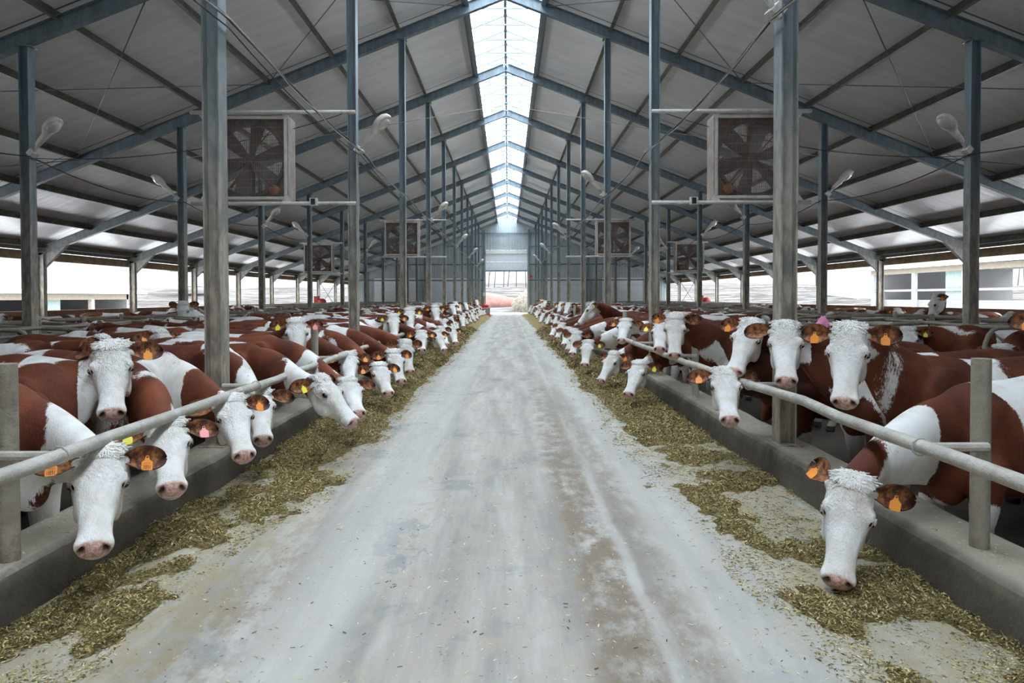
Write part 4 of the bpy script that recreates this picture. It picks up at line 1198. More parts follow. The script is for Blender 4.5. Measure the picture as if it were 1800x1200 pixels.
# terrain
nx, ny = 90, 90; V = []; F = []
for j in range(ny):
    for i in range(nx):
        x = -220+440*i/(nx-1); y = -60+360*(j/(ny-1))**1.15
        rr_ = math.hypot(x, y-12); base = -0.32
        tt = max(0.0, min(1.0, (rr_-52)/62)); hill = (3.5+0.5*math.sin(x*0.045+1)+0.4*math.sin(y*0.06))*tt*tt*(3-2*tt)
        d = max(0, abs(x)-16)
        V.append((x, y, base+hill+0.12*math.sin(x*0.31+y*0.17)*(1 if (d > 6 or y > 75) else 0)))
for j in range(ny-1):
    for i in range(nx-1):
        a = j*nx+i; F.append((a, a+1, a+nx+1, a+nx))
# open a hole under the barn is not needed: the terrain stays below the floors
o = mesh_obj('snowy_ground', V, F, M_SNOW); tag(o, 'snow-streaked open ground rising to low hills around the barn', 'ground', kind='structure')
def blob(name, c, r, m, label, cat, seed, n=10):
    rr = random.Random(seed); v, f = ellipsoid((0, 0, 0), r[0], r[1], r[2], None, n)
    v = [Vector(p)*(1+rr.uniform(-.07, .07)) for p in v]; o = mesh_obj(name, v, f, m); o.location = c; tag(o, label, cat); return o
blob('earth_bank', (-4.0, 82, 0.3), (6.0, 3, 1.6), M_EARTH, 'bank of pinkish red earth beyond the far doorway', 'earth', 1, 14)
blob('rubble_heap', (3.6, 74, -0.2), (3.3, 3, 2.6), M_RUBBLE, 'pale rubble heap outside at the right of the far doorway', 'rubble', 2, 18)
# bare trees
def tree_mesh(seed):
    r_ = random.Random(seed); mb = MB()
    def br(p, d, L, r0, depth):
        pts = [p]; q = p.copy(); dd = d.copy()
        for k in range(4):
            dd = (dd+Vector((r_.uniform(-.12, .12), r_.uniform(-.12, .12), 0.05))).normalized(); q = q+dd*L/4; pts.append(q.copy())
        mb.tube(pts, [r0*(1-0.2*k) for k in range(5)], 5, 0, False)
        if depth:
            for _ in range(4 if depth > 1 else 3):
                t = r_.randint(1, 4); a = r_.uniform(0, 6.28); e = r_.uniform(0.35, 0.7)
                nd = (dd+Vector((math.cos(a)*e, math.sin(a)*e, 0.25))).normalized(); br(pts[t], nd, L*0.55, r0*0.55, depth-1)
    br(Vector((0, 0, 0)), Vector((0, 0, 1)), 7.0, 0.10, 3)
    me = bpy.data.meshes.new('bare_tree'); me.from_pydata([tuple(p) for p in mb.v], [], mb.f); me.materials.append(M_BARK); me.update(); return me
TM = [tree_mesh(i) for i in range(4)]
rnd = random.Random(5)
def put_tree(x, y, z, g, lab):
    o = bpy.data.objects.new('bare_tree', rnd.choice(TM)); COL.objects.link(o); o.location = (x, y, z); o.rotation_euler = (0, 0, rnd.uniform(0, 6.28)); o.scale = (0.9, 0.9, rnd.uniform(0.8, 1.15))
    tag(o, lab, 'tree', g)
for k in range(26): put_tree(-14+28*k/25+rnd.uniform(-.6, .6), 104+rnd.uniform(-4, 6), 3.0, 'bare trees behind the far doorway', 'bare thin tree in the line beyond the far doorway')
for k in range(30): put_tree(42+70*k/29+rnd.uniform(-1, 1), 108+rnd.uniform(-6, 6), 3.0, 'bare trees on the right hillside', 'bare thin tree in the line on the right hillside')
# neighbouring barns
def neighbour(label, xe, y0, y1, ze, slope, s, zfloor, bays, lowz, rail_z):
    root = empty('neighbour_barn', (xe, (y0+y1)/2, zfloor)); tag(root, label, 'building'); o = Vector((xe, (y0+y1)/2, zfloor)); 
    def B(a, b, nm, m): 
        a = Vector(a)-o; b = Vector(b)-o
        return MB().box((min(a.x, b.x), min(a.y, b.y), min(a.z, b.z)), (max(a.x, b.x), max(a.y, b.y), max(a.z, b.z))).build(nm, m, root)
    w = 13.0 if s < 0 else 5.0
    P_ = [(0, ze-zfloor), (s*w, ze-zfloor+w*slope), (s*2*w, ze-zfloor), (s*2*w, ze-zfloor+0.15), (s*w, ze-zfloor+w*slope+0.15), (0, ze-zfloor+0.15)]
    MB().prism(P_ if s > 0 else P_[::-1], y0-o.y-0.8, y1-o.y+0.8).build('roof', M_WROOF, root)
    B((xe+s*0.3, y0, ze-0.42), (xe+s*0.5, y1, ze-0.08), 'eaves_board', M_CREAM)
    B((xe-s*0.02, y0-.8, ze-0.06), (xe+s*0.05, y1+.8, ze+0.16), 'gutter', M_WHITE)
    B((xe+s*0.6, y0, zfloor), (xe+s*0.8, y1, lowz), 'low_wall', M_PALE)
    B((xe+s*0.5, y0, rail_z), (xe+s*0.62, y1, rail_z+0.14), 'sill_rail', M_PALE)
    n = bays; 
    for k in range(n+1):
        y = y0+(y1-y0)*k/n; B((xe+s*0.4, y-0.15, zfloor), (xe+s*0.62, y+0.15, ze-0.1), 'post', M_STEEL if s < 0 else M_GREY)
        if k < n and k % 2 == 0: B((xe+s*0.7, y+0.6, lowz), (xe+s*0.74, y+2.1, ze-0.3), 'curtain', M_CURT)
    B((xe+s*0.3, y1-1.2, zfloor), (xe+s*2*w-s*0.3, y1-1.0, ze), 'end_wall', M_PALE)
    return root
neighbour('neighbouring barn with a wide white roof outside on the left', -25.0, -10, 46.5, 1.78, 0.34, -1, -1.0, 12, 0.1, 0.2)
neighbour('neighbouring white barn with open window bays outside on the right', 26.0, -10, 49.5, 3.35, 0.30, 1, -0.3, 12, 1.2, 1.75)
o = MB().box((41.0, 80.0, 1.0), (44.5, 88.0, 5.6)).build('teal_shed', simple('teal_cladding', (0.26, 0.42, 0.44), 0.6)); tag(o, 'plain teal grey shed on the hillside outside at the right', 'building')
root = empty('farm_house', (-43.5, 95, 3.0)); tag(root, 'small distant house with a dark gable roof on the left hill', 'building')
MB().box((-2, -3, 0), (2, 3, 2.2)).build('walls', simple('house_grey', (0.4, 0.42, 0.43), 0.8), root)
MB().prism([(-2.4, 2.1), (2.4, 2.1), (0, 3.6)], -3.2, 3.2).build('roof', simple('house_roof', (0.16, 0.15, 0.16), 0.8), root)
# poll and face direction in world metres, head size, body place and heading, text, tags, coat, roll, mesh size, digits
COWS = [
 ((-2.049, 3.42, 0.658), (0.35, -0.711, -0.61), 1.0, (-3.15, 3.75, -12), 'white curly-headed cow nearest the camera over the left kerb, two numbered orange tags', ('orange', 'orange'), (11, -0.01, 0.9), -4, 0.009, ('7891', '1891')),
 ((-2.588, 4.45, 1.116), (0.363, -0.658, -0.659), 1.001, (-3.4, 4.36, -8), 'cow staring at the camera with white curly poll above the left rail, one orange tag', ('orange', None), (23, 0.0, 0.85), 3, 0.009, (None, None)),
 ((-2.07, 4.12, 0.667), (0.443, -0.777, -0.447), 1.0, (-3.15, 4.9, -12), 'white-faced cow under the left rail with one pink and one yellow tag', ('pink', 'yellow'), (35, -0.01, 0.95), 0, 0.009, (None, None)),
 ((-2.025, 4.95, 0.695), (0.481, -0.681, -0.553), 1.0, (-3.18, 5.36, -8), 'white-faced cow with smooth dome poll peering out under the left rail beside the nearest column', ('orange', None), (47, 0.02, 1.0), 0, 0.009, (None, None)),
 ((-2.095, 5.7, 0.638), (0.361, -0.779, -0.512), 1.0, (-3.15, 6.34, -10), 'white-faced cow whose face peeps out behind the dome-headed cow at the left kerb', (None, 'orange'), (53, 0.04, 0.9), 0, 0.011, (None, None)),
 ((-1.679, 6.05, 0.714), (0.721, -0.338, -0.605), 1.0, (-3.05, 6.95, -15), 'brown-necked cow reaching far under the left rail, white head in profile with yellow tag', (None, 'yellow'), (61, 0.01, 0.85), 0, 0.009, (None, None)),
 ((-1.627, 6.9, 0.587), (0.398, -0.823, -0.406), 0.999, (-3.1, 7.58, -10), 'cow whose white head shows just behind the profile head with the yellow tag', (None, None), (75, 0.0, 0.95), 0, 0.011, (None, None)),
 ((-2.449, 7.9, 1.16), (0.216, -0.696, -0.685), 1.0, (-3.35, 8.25, -8), 'cow looking over the left rail with one yellow and one pink tag', ('pink', 'yellow'), (83, 0.0, 0.95), 0, 0.01, (None, None)),
 ((-2.014, 8.6, 0.712), (0.224, -0.849, -0.478), 1.0, (-3.2, 8.9, -6), 'cow with long white face hanging straight down just behind the left rail', ('orange', 'orange'), (91, 0.02, 0.85), 0, 0.011, (None, None)),
 ((-1.653, 8.7, 0.566), (0.383, -0.781, -0.494), 1.0, (-3.08, 9.55, -12), 'curly white-headed cow eating with orange tags before the second left column', ('orange', 'orange'), (101, 0.03, 1.0), 0, 0.011, (None, None)),
 ((-1.624, 9.6, 0.666), (0.348, -0.683, -0.642), 1.0, (-3.08, 10.25, -8), 'cow eating with dark nose tip, white head just past the second left column', ('orange', 'orange'), (113, 0.0, 1.0), 0, 0.011, (None, None)),
 ((-1.608, 10.6, 0.743), (0.251, -0.587, -0.77), 1.0, (-3.08, 11.0, -8), 'slim-headed white-faced cow eating behind the cow with the dark nose tip', (None, None), (127, 0.05, 1.0), 0, 0.011, (None, None)),
 ((-2.188, 13.0, 1.082), (0.167, -0.757, -0.632), 1.0, (-3.2, 13.05, -5), 'cow with white face lifted over the left rail before the third column', ('orange', 'yellow'), (131, 0.02, 1.05), 0, 0.011, (None, None)),
 ((-2.015, 13.9, 1.184), (0.149, -0.732, -0.665), 1.001, (-3.2, 14.35, -5), 'cow with yellow-tagged ears lifting its face over the left rail beyond the third column', ('yellow', 'yellow'), (149, 0.02, 1.0), 0, 0.011, (None, None)),
 ((-1.657, 13.0, 0.767), (0.128, -0.852, -0.507), 1.001, (-3.1, 13.7, -10), 'dark-coated cow eating under the left rail with orange tags, before the fourth column', ('orange', 'orange'), (151, 0.09, 0.55), 0, 0.011, (None, None)),
 ((-1.502, 14.3, 0.699), (0.424, -0.698, -0.577), 1.0, (-3.05, 15.05, -8), 'cow stretching its white head into the left feed, one orange tag, mid row', ('orange', None), (163, 0.05, 1.0), 0, 0.011, (None, None)),
 ((-1.547, 15.6, 0.735), (0.357, -0.704, -0.614), 1.0, (-3.05, 16.1, -8), 'cow eating directly behind the stretched white head in the left row', (None, None), (171, 0.05, 1.0), 0, 0.011, (None, None)),
 ((-1.452, 17.6, 0.614), (0.254, -0.791, -0.557), 1.0, (-3.1, 18.0, -8), 'brown-eared cow eating where the left feed strip is thickest', ('orange', 'orange'), (183, 0.05, 1.0), 0, 0.011, (None, None)),
 ((-1.973, 18.5, 1.172), (0.165, -0.747, -0.644), 1.0, (-3.2, 18.9, -5), 'cow with raised white face between the fourth and fifth left columns', ('orange', 'orange'), (191, 0.05, 1.0), 0, 0.011, (None, None)),
 ((-1.721, 25.5, 0.706), (0.171, -0.775, -0.608), 1.0, (-3.1, 25.6, -5), 'white-faced cow leaning out low under the far part of the left rail', ('orange', 'orange'), (203, 0.05, 1.0), 0, 0.011, (None, None)),
 ((1.781, 3.52, 0.482), (-0.383, -0.515, -0.767), 1.0, (3.12, 4.02, 190), 'brown-eared cow eating from the floor on the right, nearest the camera', ('orange', 'orange'), (218, 0.03, 0.75), -14, 0.009, (None, None)),
 ((2.21, 4.42, 1.225), (-0.322, -0.526, -0.787), 1.0, (3.35, 4.72, 186), 'cow staring at the camera above the right rail, wide ears with two orange tags', ('orange', 'orange'), (229, 0.035, 0.8), 0, 0.009, (None, None)),
 ((2.131, 5.25, 1.205), (-0.264, -0.706, -0.657), 1.0, (3.28, 5.26, 180), 'cow looking at the camera in front of the nearest right column, dark red shoulder', ('orange', None), (235, 0.06, 0.62), 0, 0.009, (None, None)),
 ((2.127, 5.95, 1.202), (-0.492, -0.529, -0.692), 0.999, (3.2, 6.78, 182), 'cow turning its head left above the right rail, one yellow and one orange tag', ('yellow', 'orange'), (247, 0.06, 0.85), -8, 0.01, (None, None)),
 ((1.821, 5.75, 0.798), (-0.157, -0.813, -0.56), 1.0, (3.08, 6.15, 184), 'cow peering out below the right rail, orange tag in a big brown ear', (None, 'orange'), (259, 0.1, 0.5), 0, 0.01, (None, None)),
 ((1.96, 8.0, 1.203), (-0.165, -0.623, -0.765), 1.0, (3.3, 8.45, 182), 'cow with long white face resting above the right rail beside a post', (None, 'orange'), (263, 0.06, 0.7), 0, 0.01, (None, None)),
 ((2.01, 8.9, 1.072), (-0.257, -0.845, -0.469), 1.0, (3.3, 9.1, 182), 'pink-nosed cow half hidden behind the long-faced cow on the right, yellow tag', (None, 'yellow'), (271, 0.01, 0.8), 0, 0.011, (None, None)),
 ((1.759, 9.1, 0.548), (-0.439, -0.63, -0.64), 1.0, (3.15, 9.85, 184), 'brown-and-white cow eating with small gold tag, nearest group right of the drive', ('yellow', None), (287, 0.03, 0.75), 0, 0.011, (None, None)),
 ((1.652, 10.6, 0.549), (-0.521, -0.53, -0.669), 1.0, (3.15, 10.9, 184), 'cow with curly white poll and orange-tagged dark ear eating behind the gold-tagged cow', ('orange', None), (291, 0.05, 0.7), 0, 0.011, (None, None)),
 ((1.457, 12.4, 0.613), (-0.218, -0.728, -0.65), 1.0, (3.1, 12.6, 184), 'cow with upright white face and yellow tag eating in the right row', ('yellow', None), (307, 0.04, 0.9), 0, 0.011, (None, None)),
 ((1.412, 14.0, 0.692), (-0.261, -0.672, -0.693), 1.0, (3.1, 14.2, 184), 'dark-nosed cow eating in the cluster of five on the right', (None, None), (311, 0.1, 0.6), 0, 0.011, (None, None)),
 ((1.438, 15.0, 0.7), (-0.312, -0.606, -0.732), 1.0, (3.1, 14.9, 184), 'cow with leaning white face, second of the cluster of five on the right', (None, None), (323, 0.09, 0.9), 0, 0.011, (None, None)),
 ((1.435, 16.4, 0.671), (-0.242, -0.747, -0.619), 1.0, (3.1, 16.3, 184), 'small-faced cow in the middle of the cluster of five on the right', (None, None), (331, 0.09, 0.8), 0, 0.011, (None, None)),
 ((1.441, 18.2, 0.707), (-0.338, -0.736, -0.586), 1.0, (3.1, 18.3, 184), 'cow with shining white face, fourth of the cluster of five on the right', (None, None), (343, 0.1, 0.9), 0, 0.011, (None, None)),
 ((1.405, 19.6, 0.682), (-0.384, -0.721, -0.576), 0.999, (3.1, 19.5, 184), 'cow with white face, farthest of the cluster of five on the right', (None, None), (351, 0.1, 0.9), 0, 0.011, (None, None)),
 ((1.602, 31.0, 0.649), (-0.373, -0.7, -0.608), 0.999, (3.1, 31, 184), 'white-headed cow low at the far end of the right feed strip', (None, None), (363, 0.05, 0.9), 0, 0.011, (None, None)),
 ((1.9, 15.2, 1.285), (-0.68, 0.041, -0.732), 1.047, (3.2, 15.6, 180), 'cow raising its white head in profile above the right rail', ('yellow', None), (371, 0.12, 0.85), 0, 0.011, (None, None)),
 ((2.001, 11.6, 1.025), (-0.282, -0.821, -0.497), 1.0, (3.2, 11.75, 182), 'small white-faced cow looking down over the right rail beside a post', (None, 'orange'), (383, 0.03, 0.9), 0, 0.011, (None, None)),
 ((3.859, 4.75, 1.292), (-0.294, -0.635, -0.714), 1.001, (4.78, 5.3, 183), 'cow at the right edge of the view, brown neck, orange-tagged ear', (None, 'orange'), (397, 0.08, 0.95), 0, 0.01, (None, None)),
 ((6.235, 8.6, 0.783), (-0.506, -0.681, -0.53), 1.001, (7.4, 9.1, 185), 'white-faced cow looking out between the stall pipes at the far right', (None, None), (401, 0.02, 0.9), 0, 0.011, (None, None)),
 ((5.632, 9.6, 0.962), (-0.37, -0.631, -0.682), 0.999, (6.9, 9.6, 182), 'cow with white curly poll and yellow tag peeping over the brown back on the right', ('yellow', None), (411, 0.04, 0.9), 0, 0.011, (None, None)),
 ((8.961, 14.3, 1.438), (-0.349, 0.035, -0.937), 1.034, (9.8, 14.9, 183), 'cow with raised white head and dark ears beyond the right stall pipes', ('orange', 'orange'), (423, 0.07, 0.75), 0, 0.011, (None, None)),
 ((-6.947, 14.6, 1.328), (0.11, -0.421, -0.901), 1.0, (-6.1, 14.9, 185), 'cow with white head raised high above the backs on the left', (None, None), (433, 0.05, 0.8), 0, 0.011, (None, None)),
]
# ================================================================ placing the cattle
def place(row):
    P, D, hsz, (bx, by, az), lab, tags, (seed, bias, tone), roll, vox, tx = row
    a = R(az); ca, sa = math.cos(a), math.sin(a); low = LOWER.get(seed, 0.0)
    # local +Y is the cow's forward direction
    def loc(v, pt=True):
        x, y = (v[0]-bx, v[1]-by) if pt else (v[0], v[1])
        f = x*ca+y*sa; r = x*sa-y*ca
        return Vector((r, f, v[2]-(PEN if pt else 0)))
    o = build_cow('cow_body', loc(P), loc(D, False), R(roll), vox, None, low, seed, hsz, locks=True, tags=tags, texts=tx,
                  ear_droop=EARS_D.get(seed, (0.0, 0.0)))
    o.location = (bx, by, PEN); o.rotation_euler = (0, 0, a-math.pi/2)
    set_coat(o, seed, bias, tone); tag(o, lab, 'cow'); return o
LOWER = {11: 0.05, 218: 0.12, 61: 0.06, 35: 0.04}
EARS_D = {23: (0.0, 0.75), 218: (0.0, 0.8), 263: (0.0, 0.3)}
for row in COWS: place(row)
TAKEN = [(r[3][0], r[3][1]) for r in COWS]
rnd = random.Random(77)
def free(x, y, dx=1.1, dy=0.60):
    for (a, b) in TAKEN:
        if abs(a-x) < dx and abs(b-y) < dy: return False
    return True
PROTO = {}
def proto(kind, k):
    key = (kind, k)
    if key in PROTO: return None
    r_ = random.Random(hash_(kind)+k)
    if kind == 'eatL': P = (r_.uniform(.0, .35), 1.20+r_.uniform(-.05, .12), 0.86+r_.uniform(-.06, .1)); D = (r_.uniform(.25, .75), 0.5, -0.75)
    elif kind == 'eatR': P = (-r_.uniform(.0, .35), 1.20+r_.uniform(-.05, .12), 0.86+r_.uniform(-.06, .1)); D = (-r_.uniform(.25, .75), 0.5, -0.75)
    elif kind == 'upL': P = (r_.uniform(.1, .35), 1.05, 1.38+r_.uniform(-.05, .05)); D = (0.8, 0.35, -0.6)
    elif kind == 'upR': P = (-r_.uniform(.1, .35), 1.05, 1.38+r_.uniform(-.05, .05)); D = (-0.8, 0.35, -0.6)
    elif kind == 'stand': P = (r_.uniform(-.3, .3), 1.15, 1.22+r_.uniform(-.14, .06)); D = (r_.uniform(-.5, .5), 0.8, -0.5)
    tg = [('orange', 'orange'), ('orange', None), ('yellow', 'orange'), (None, 'orange')][k % 4]
    o = build_cow('cow_body', P, D, 0, 0.018, None, 0.0, int(r_.random()*99)*3+k, 1.0, locks=True, tags=tg)
    PROTO[key] = o; return o
def hash_(s): return sum((i+1)*ord(c) for i, c in enumerate(s))
_n = [0]
def herd(kind, x, y, az, lab, grp, nv=4, bias=None):
    if not free(x, y): return
    if abs(x) > 5.4 and any(abs(y-w_-0.1) < (0.5 if az in (0, 180) else 1.1) for w_ in (35.5, 44.0, 53.0)): return
    cy = min(abs(y-q) for q in FR)
    if abs(x) < 4 and cy < 0.30: return
    if 5.9 < abs(x) < 8.9 and cy < 0.48: return
    TAKEN.append((x, y)); k = rnd.randrange(nv); o = proto(kind, k)
    if o is None: o = copy_tree(PROTO[(kind, k)])
    o.location = (x, y, PEN); o.rotation_euler = (0, 0, R(az)-math.pi/2)
    _n[0] += 1
    set_coat(o, 500+_n[0]*1.37, rnd.uniform(-0.01, 0.07) if bias is None else bias, rnd.uniform(0.6, 1.1)); tag(o, lab, 'cow', grp)
for side, s in (('left', -1), ('right', 1)):
    y = 11.9 if s < 0 else 12.2
    while y < 56:
        far = 'far' if y > 30 else 'middle'
        if s > 0 or True:
            up = rnd.random() < 0.22
            kind = ('up' if up else 'eat')+('L' if s < 0 else 'R')
            x = s*(3.12+rnd.uniform(-.05, .06)); az = (0 if s < 0 else 180)+(-1 if s < 0 else 1)*rnd.uniform(0, 12)
            herd(kind, x, y, az, f'red and white cow in the {far} {side} feeding row, '+('head raised' if up else 'head down in feed'), f'{side} feeding row, {far} stretch, '+('heads up' if up else 'heads down'), 4)
        y += rnd.uniform(0.70, 0.85)
    # cows standing behind the feeding row
    y = 6.6 if s < 0 else 14.5
    while y < 54:
        if rnd.random() < (0.95 if (s < 0 and y < 14) else 0.7): herd('stand', s*(4.98+rnd.uniform(-.05, .1)), y, rnd.choice((0, 180))+rnd.uniform(-12, 12), f'red and white cow standing crosswise behind the {side} feeding row', f'cows standing behind the {side} feeding row')
        y += rnd.uniform(0.75, 1.15)
    # cows between the stall hoops
    y = 6.2+1.15*(4 if s < 0 else 5)+0.575
    while y < 55:
        q = rnd.choice((6.6, 8.2)) 
        if rnd.random() < 0.55: herd('stand', s*q, y, 180 if s*q*(q-7.6) > 0 else 0, f'red and white cow standing in the {side} stalls', f'cows standing in the {side} stalls')
        y += 1.15
    y = 14.5
    while y < 56:
        if rnd.random() < 0.7: herd('stand', s*(11.4+rnd.uniform(-.5, .9)), y, rnd.choice((0, 180, 90, 270))+rnd.uniform(-20, 20), f'red and white cow in the {side} outer aisle near the plank wall', f'cows in the {side} outer aisle', bias=0.04)
        y += rnd.uniform(1.2, 1.9)

# ================================================================ feed along the kerbs
def vnoise(seed):
    r_ = np.random.RandomState(seed); G = r_.rand(128, 128)
    def f(x, y):
        x = np.asarray(x, float); y = np.asarray(y, float); xi = np.floor(x).astype(int); yi = np.floor(y).astype(int); u = x-xi; v = y-yi
        u = u*u*(3-2*u); v = v*v*(3-2*v); g = lambda a, b: G[a % 128, b % 128]
        return (g(xi, yi)*(1-u)+g(xi+1, yi)*u)*(1-v)+(g(xi, yi+1)*(1-u)+g(xi+1, yi+1)*u)*v
    return f
N1, N2, N3 = vnoise(1), vnoise(2), vnoise(3)
def fbm(x, y, o=0.0): return 0.5*N1(x+o, y)+0.28*N2(x*2.1+o, y*2.1)+0.16*N3(x*4.3, y*4.3+o)+0.08*N1(x*9, y*9+o)
def feed_h(s, x, y):
    """feed thickness at (x, y); s = -1 left, 1 right"""
    kx = KL[1] if s < 0 else KR[0]
    ed = np.where(y < 6, 1.42, 1.40-0.02*(y-6)*0) if s < 0 else np.where(y < 7, 1.20, 1.22)
    edge = ed+0.26*(fbm(y*0.55, 3.3+s*7, 5)-0.5)+0.12*(N2(y*2.3, s*3.0)-0.5)
    if s < 0: edge = edge+np.clip((5.0-y)*0.16, 0, 0.30)
    else: edge = edge+np.clip((3.8-y)*0.10, 0, 0.2)
    edge = edge-np.clip((y-30)/25, 0, 1)*0.15
    ax = np.abs(x); w = abs(kx)-edge
    t = np.clip((ax-edge)/w, -1, 1)
    thick = 0.035+0.15*np.clip((y-(6.5 if s < 0 else 8.5))/5.0, 0, 1)*(1.0 if s < 0 else 0.75)
    prof = np.clip(t/0.22, -3, 1)*(0.62+0.38*np.sin(np.clip(t, 0, 1)*2.6))
    lump = fbm(x*3.6, y*2.6, s*9)
    patch = (lump-0.47-0.06*(s > 0)-0.18*np.clip((7.5-y)/4, 0, 1)*np.exp(-((t-0.45)/0.35)**2))*3.2
    near = np.clip((9.5-y)/3.5, 0, 1)
    h = thick*(prof*((1-near)*(0.75+0.6*(lump-0.5))+near*0.55)+near*np.minimum(patch, 1.0)*0.9+(prof-1)*near*0.3)
    h = h+0.030*(fbm(x*11, y*9, 2)-0.5)*np.clip(h/0.03, 0, 1)
    return h, t
def mat_feed():
    m = NT('silage'); p = m.geo()
    n = m.noise(p, 9, 5, 0.7); f = m.noise(m.mapv(p, (1, 1.7, 1)), 75, 4, 0.8, 0.8)
    c = m.mix(m.ramp(n, 0.3, 0.7), (0.27, 0.20, 0.07), (0.44, 0.34, 0.155)); c = m.mix(m.ramp(f, 0.44, 0.33), c, (0.055, 0.045, 0.014)); c = m.mix(m.ramp(f, 0.57, 0.68), c, (0.62, 0.54, 0.31))
    m.color(c); m.rough(0.85); m.spec(0.2); m.bump(f, 1.0, 0.02); return m.mat
M_FEED = mat_feed()
def mat_flake():
    m = NT('silage_flake'); a = m.attr('shade').outputs['Fac']
    r = m.n('ShaderNodeValToRGB'); m.l(a, r.inputs[0]); e = r.color_ramp.elements
    e[0].position = 0.0; e[0].color = (0.035, 0.032, 0.010, 1); e[1].position = 1.0; e[1].color = (0.78, 0.70, 0.47, 1)
    for ps, cc in ((0.26, (0.13, 0.10, 0.028)), (0.5, (0.38, 0.285, 0.10)), (0.8, (0.62, 0.50, 0.25))):
        q = e.new(ps); q.color = (*cc, 1)
    m.color(r.outputs[0]); m.rough(0.7); m.spec(0.25); return m.mat
M_FLAKE = mat_flake()
def feed(s):
    sd = 'left' if s < 0 else 'right'; kx = KL[1] if s < 0 else KR[0]
    ys = [1.0]
    while ys[-1] < 56.0: ys.append(ys[-1]+max(0.022, ys[-1]*0.0042))
    ys = np.array(ys); nx_ = 56; us = np.linspace(0, 1, nx_)
    X = np.zeros((len(ys), nx_)); 
    x_in = s*0.75; X = kx+s*0.02+(x_in-kx)*us[None, :]+0*ys[:, None]; Y = ys[:, None]+0*X
    Hh, T = feed_h(s, X, Y)
    Z = np.clip(Hh, -0.03, 0.4)-0.004
    Z[Y > 55.5] = -0.03
    V = np.stack([X, Y, Z], -1).reshape(-1, 3); nr = len(ys)
    idx = np.arange(nr*nx_).reshape(nr, nx_)
    q = np.stack([idx[:-1, :-1], idx[:-1, 1:], idx[1:, 1:], idx[1:, :-1]], -1).reshape(-1, 4)
    if s < 0: q = q
    else: q = q[:, ::-1]
    zz = V[:, 2][q].max(1); q = q[zz > -0.012]
    o = mesh_obj('silage_feed', V, q.tolist(), M_FEED); o.data.update()
    tag(o, f'long strip of chopped silage heaped along the {sd} kerb', 'feed', None, 'stuff')
    # loose flakes
    rs = np.random.RandomState(4 if s < 0 else 5); N = 240000
    yy = 1.6*(30/1.6)**(rs.rand(N)**1.15); xx = s*(0.9+(abs(kx)-0.9)*rs.rand(N)**0.85)
    h, t = feed_h(s, xx, yy)
    dens = np.clip(h/0.012+0.25, 0, 1)
    dens = np.maximum(dens, np.clip((fbm(xx*5, yy*4, 3)-0.38)*1.6, 0.06, 0.4)*(t > -0.12)); dens = np.maximum(dens, 0.012)
    keep = (rs.rand(N) < dens) & (np.abs(xx) < abs(kx)-0.005); xx = xx[keep]; yy = yy[keep]; h = np.clip(h[keep], 0, 1); n = len(xx)
    sz = (0.0042+0.0075*rs.rand(n)**2.5)*(0.8+yy*0.14); asp = 0.14+0.22*rs.rand(n); long_ = rs.rand(n) < 0.04; sz = np.where(long_, sz*2.2, sz); asp = np.where(long_, 0.08, asp)
    th = rs.rand(n)*6.283; tl = (rs.rand(n)-0.5)*1.3*np.clip(h/0.01, 0.2, 1); cu = (rs.rand(n)-.5)*0.5
    d = np.stack([np.cos(th)*np.cos(tl), np.sin(th)*np.cos(tl), np.sin(tl)], 1); w = np.stack([-np.sin(th), np.cos(th), cu], 1)
    c = np.stack([xx, yy, h+0.002+0.5*sz*np.abs(np.sin(tl))+rs.rand(n)*0.008*np.clip(h/0.01, 0, 1)], 1)
    a = d*sz[:, None]; b = w*(sz*asp)[:, None]
    Vv = np.stack([c-a-b*0.6, c+a*0.1-b+0.15*sz[:, None]*np.array([0, 0, 1]), c+a, c-a*0.2+b+0.1*sz[:, None]*np.array([0, 0, 1])], 1).reshape(-1, 3)
    me = bpy.data.meshes.new('silage_flakes'); me.vertices.add(4*n); me.vertices.foreach_set('co', Vv.astype(np.float32).ravel())
    me.loops.add(4*n); me.loops.foreach_set('vertex_index', np.arange(4*n, dtype=np.int32)); me.polygons.add(n)
    me.polygons.foreach_set('loop_start', np.arange(0, 4*n, 4, dtype=np.int32)); me.update(calc_edges=True)
    at = me.attributes.new('shade', 'FLOAT', 'POINT'); at.data.foreach_set('value', np.repeat(np.clip(rs.rand(n)**1.25*(0.9)+0.1*(h <= 0), 0, 1), 4).astype(np.float32))
    me.materials.append(M_FLAKE); f = bpy.data.objects.new('silage_flakes', me); COL.objects.link(f)
    tag(f, f'loose chopped stalks and leaf scraps scattered over the {sd} feed strip', 'feed', None, 'stuff')
feed(-1); feed(1)
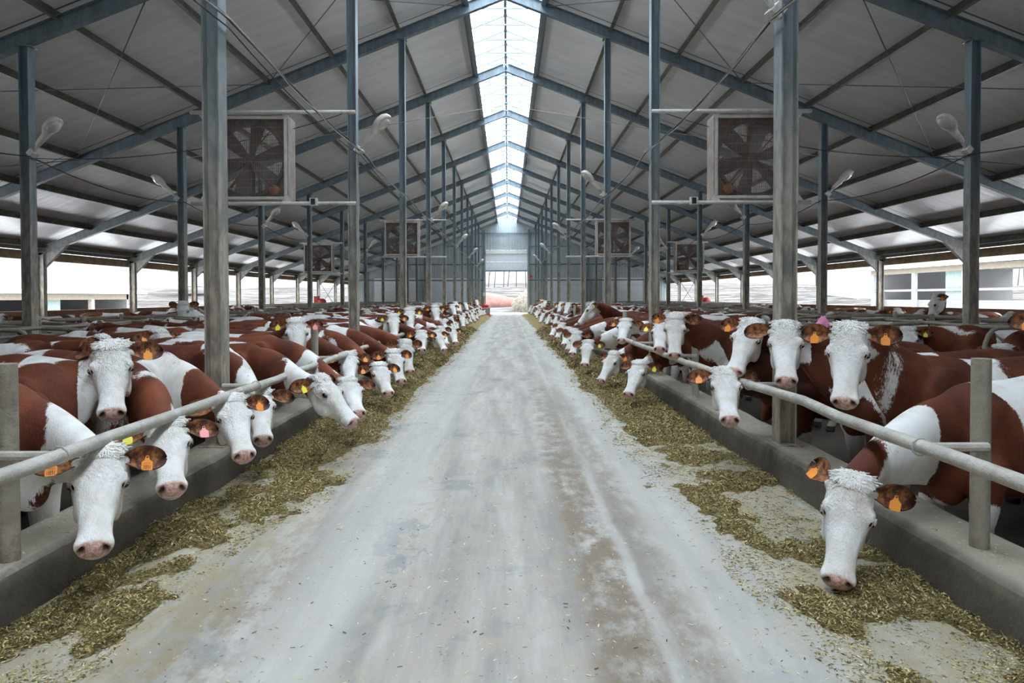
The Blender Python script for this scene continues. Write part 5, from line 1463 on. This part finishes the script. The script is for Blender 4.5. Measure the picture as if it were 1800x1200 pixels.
# crumbs on the drive and on the kerb tops
def crumbs():
    rs = np.random.RandomState(9); n = 5200
    yy = 1.9*(22/1.9)**rs.rand(n); xx = rs.normal(0, 0.75, n); xx = np.clip(xx, -1.6, 1.5)
    m2 = rs.rand(n) < 0.3; xx = np.where(m2, np.where(rs.rand(n) < .5, -2.40+0.16*(rs.rand(n)-.5)*1.6, 2.31+0.16*(rs.rand(n)-.5)*1.6), xx); zz = np.where(m2, 0.243, 0.003)
    sz = (0.0035+0.007*rs.rand(n)**3)*(0.8+yy*0.12); th = rs.rand(n)*6.283
    d = np.stack([np.cos(th), np.sin(th), 0*th+.05], 1)*sz[:, None]; w = np.stack([-np.sin(th), np.cos(th), 0*th], 1)*(sz*0.25)[:, None]; c = np.stack([xx, yy, zz], 1)
    Vv = np.stack([c-d-w, c+d-w, c+d+w, c-d+w], 1).reshape(-1, 3)
    me = bpy.data.meshes.new('straw_crumbs'); me.from_pydata(Vv.tolist(), [], np.arange(4*n).reshape(-1, 4).tolist())
    at = me.attributes.new('shade', 'FLOAT', 'POINT'); at.data.foreach_set('value', np.repeat(rs.choice([0.02, 0.15, 0.8, 0.95], n, p=[.15, .2, .35, .3]), 4).astype(np.float32))
    me.materials.append(M_FLAKE); f = bpy.data.objects.new('straw_crumbs', me); COL.objects.link(f); tag(f, 'sparse straw crumbs lying on the pale drive and the kerb tops', 'straw', None, 'stuff')
crumbs()
# pink cloth caught on the stall pipes
def cloth():
    n = 16; V = []; F = []; r_ = random.Random(2)
    for i in range(n+1):
        for j in range(n+1):
            u = i/n-.5; v = j/n-.5
            x = u*0.42; y = v*0.25+0.02*math.sin(u*21); z = 0.10*math.exp(-((u-0.12)/0.10)**2)-0.30*abs(u+0.02)*0.9-0.5*v*v+0.018*math.sin(u*30+v*17)
            V.append((x, y, z))
    for i in range(n):
        for j in range(n): a = i*(n+1)+j; F.append((a, a+n+1, a+n+2, a+1))
    V2 = [(x, y, z-0.006) for x, y, z in V]; k = len(V); F2 = [tuple(reversed([q+k for q in f])) for f in F]
    o = mesh_obj('pink_cloth', V+V2, F+F2, simple('pink_cloth', (0.72, 0.22, 0.42), 0.6, 0.15, 9)); o.location = (3.70, 8.1, 1.15); tag(o, 'crumpled bright pink cloth behind the cow with wide brown ears', 'cloth')
cloth()
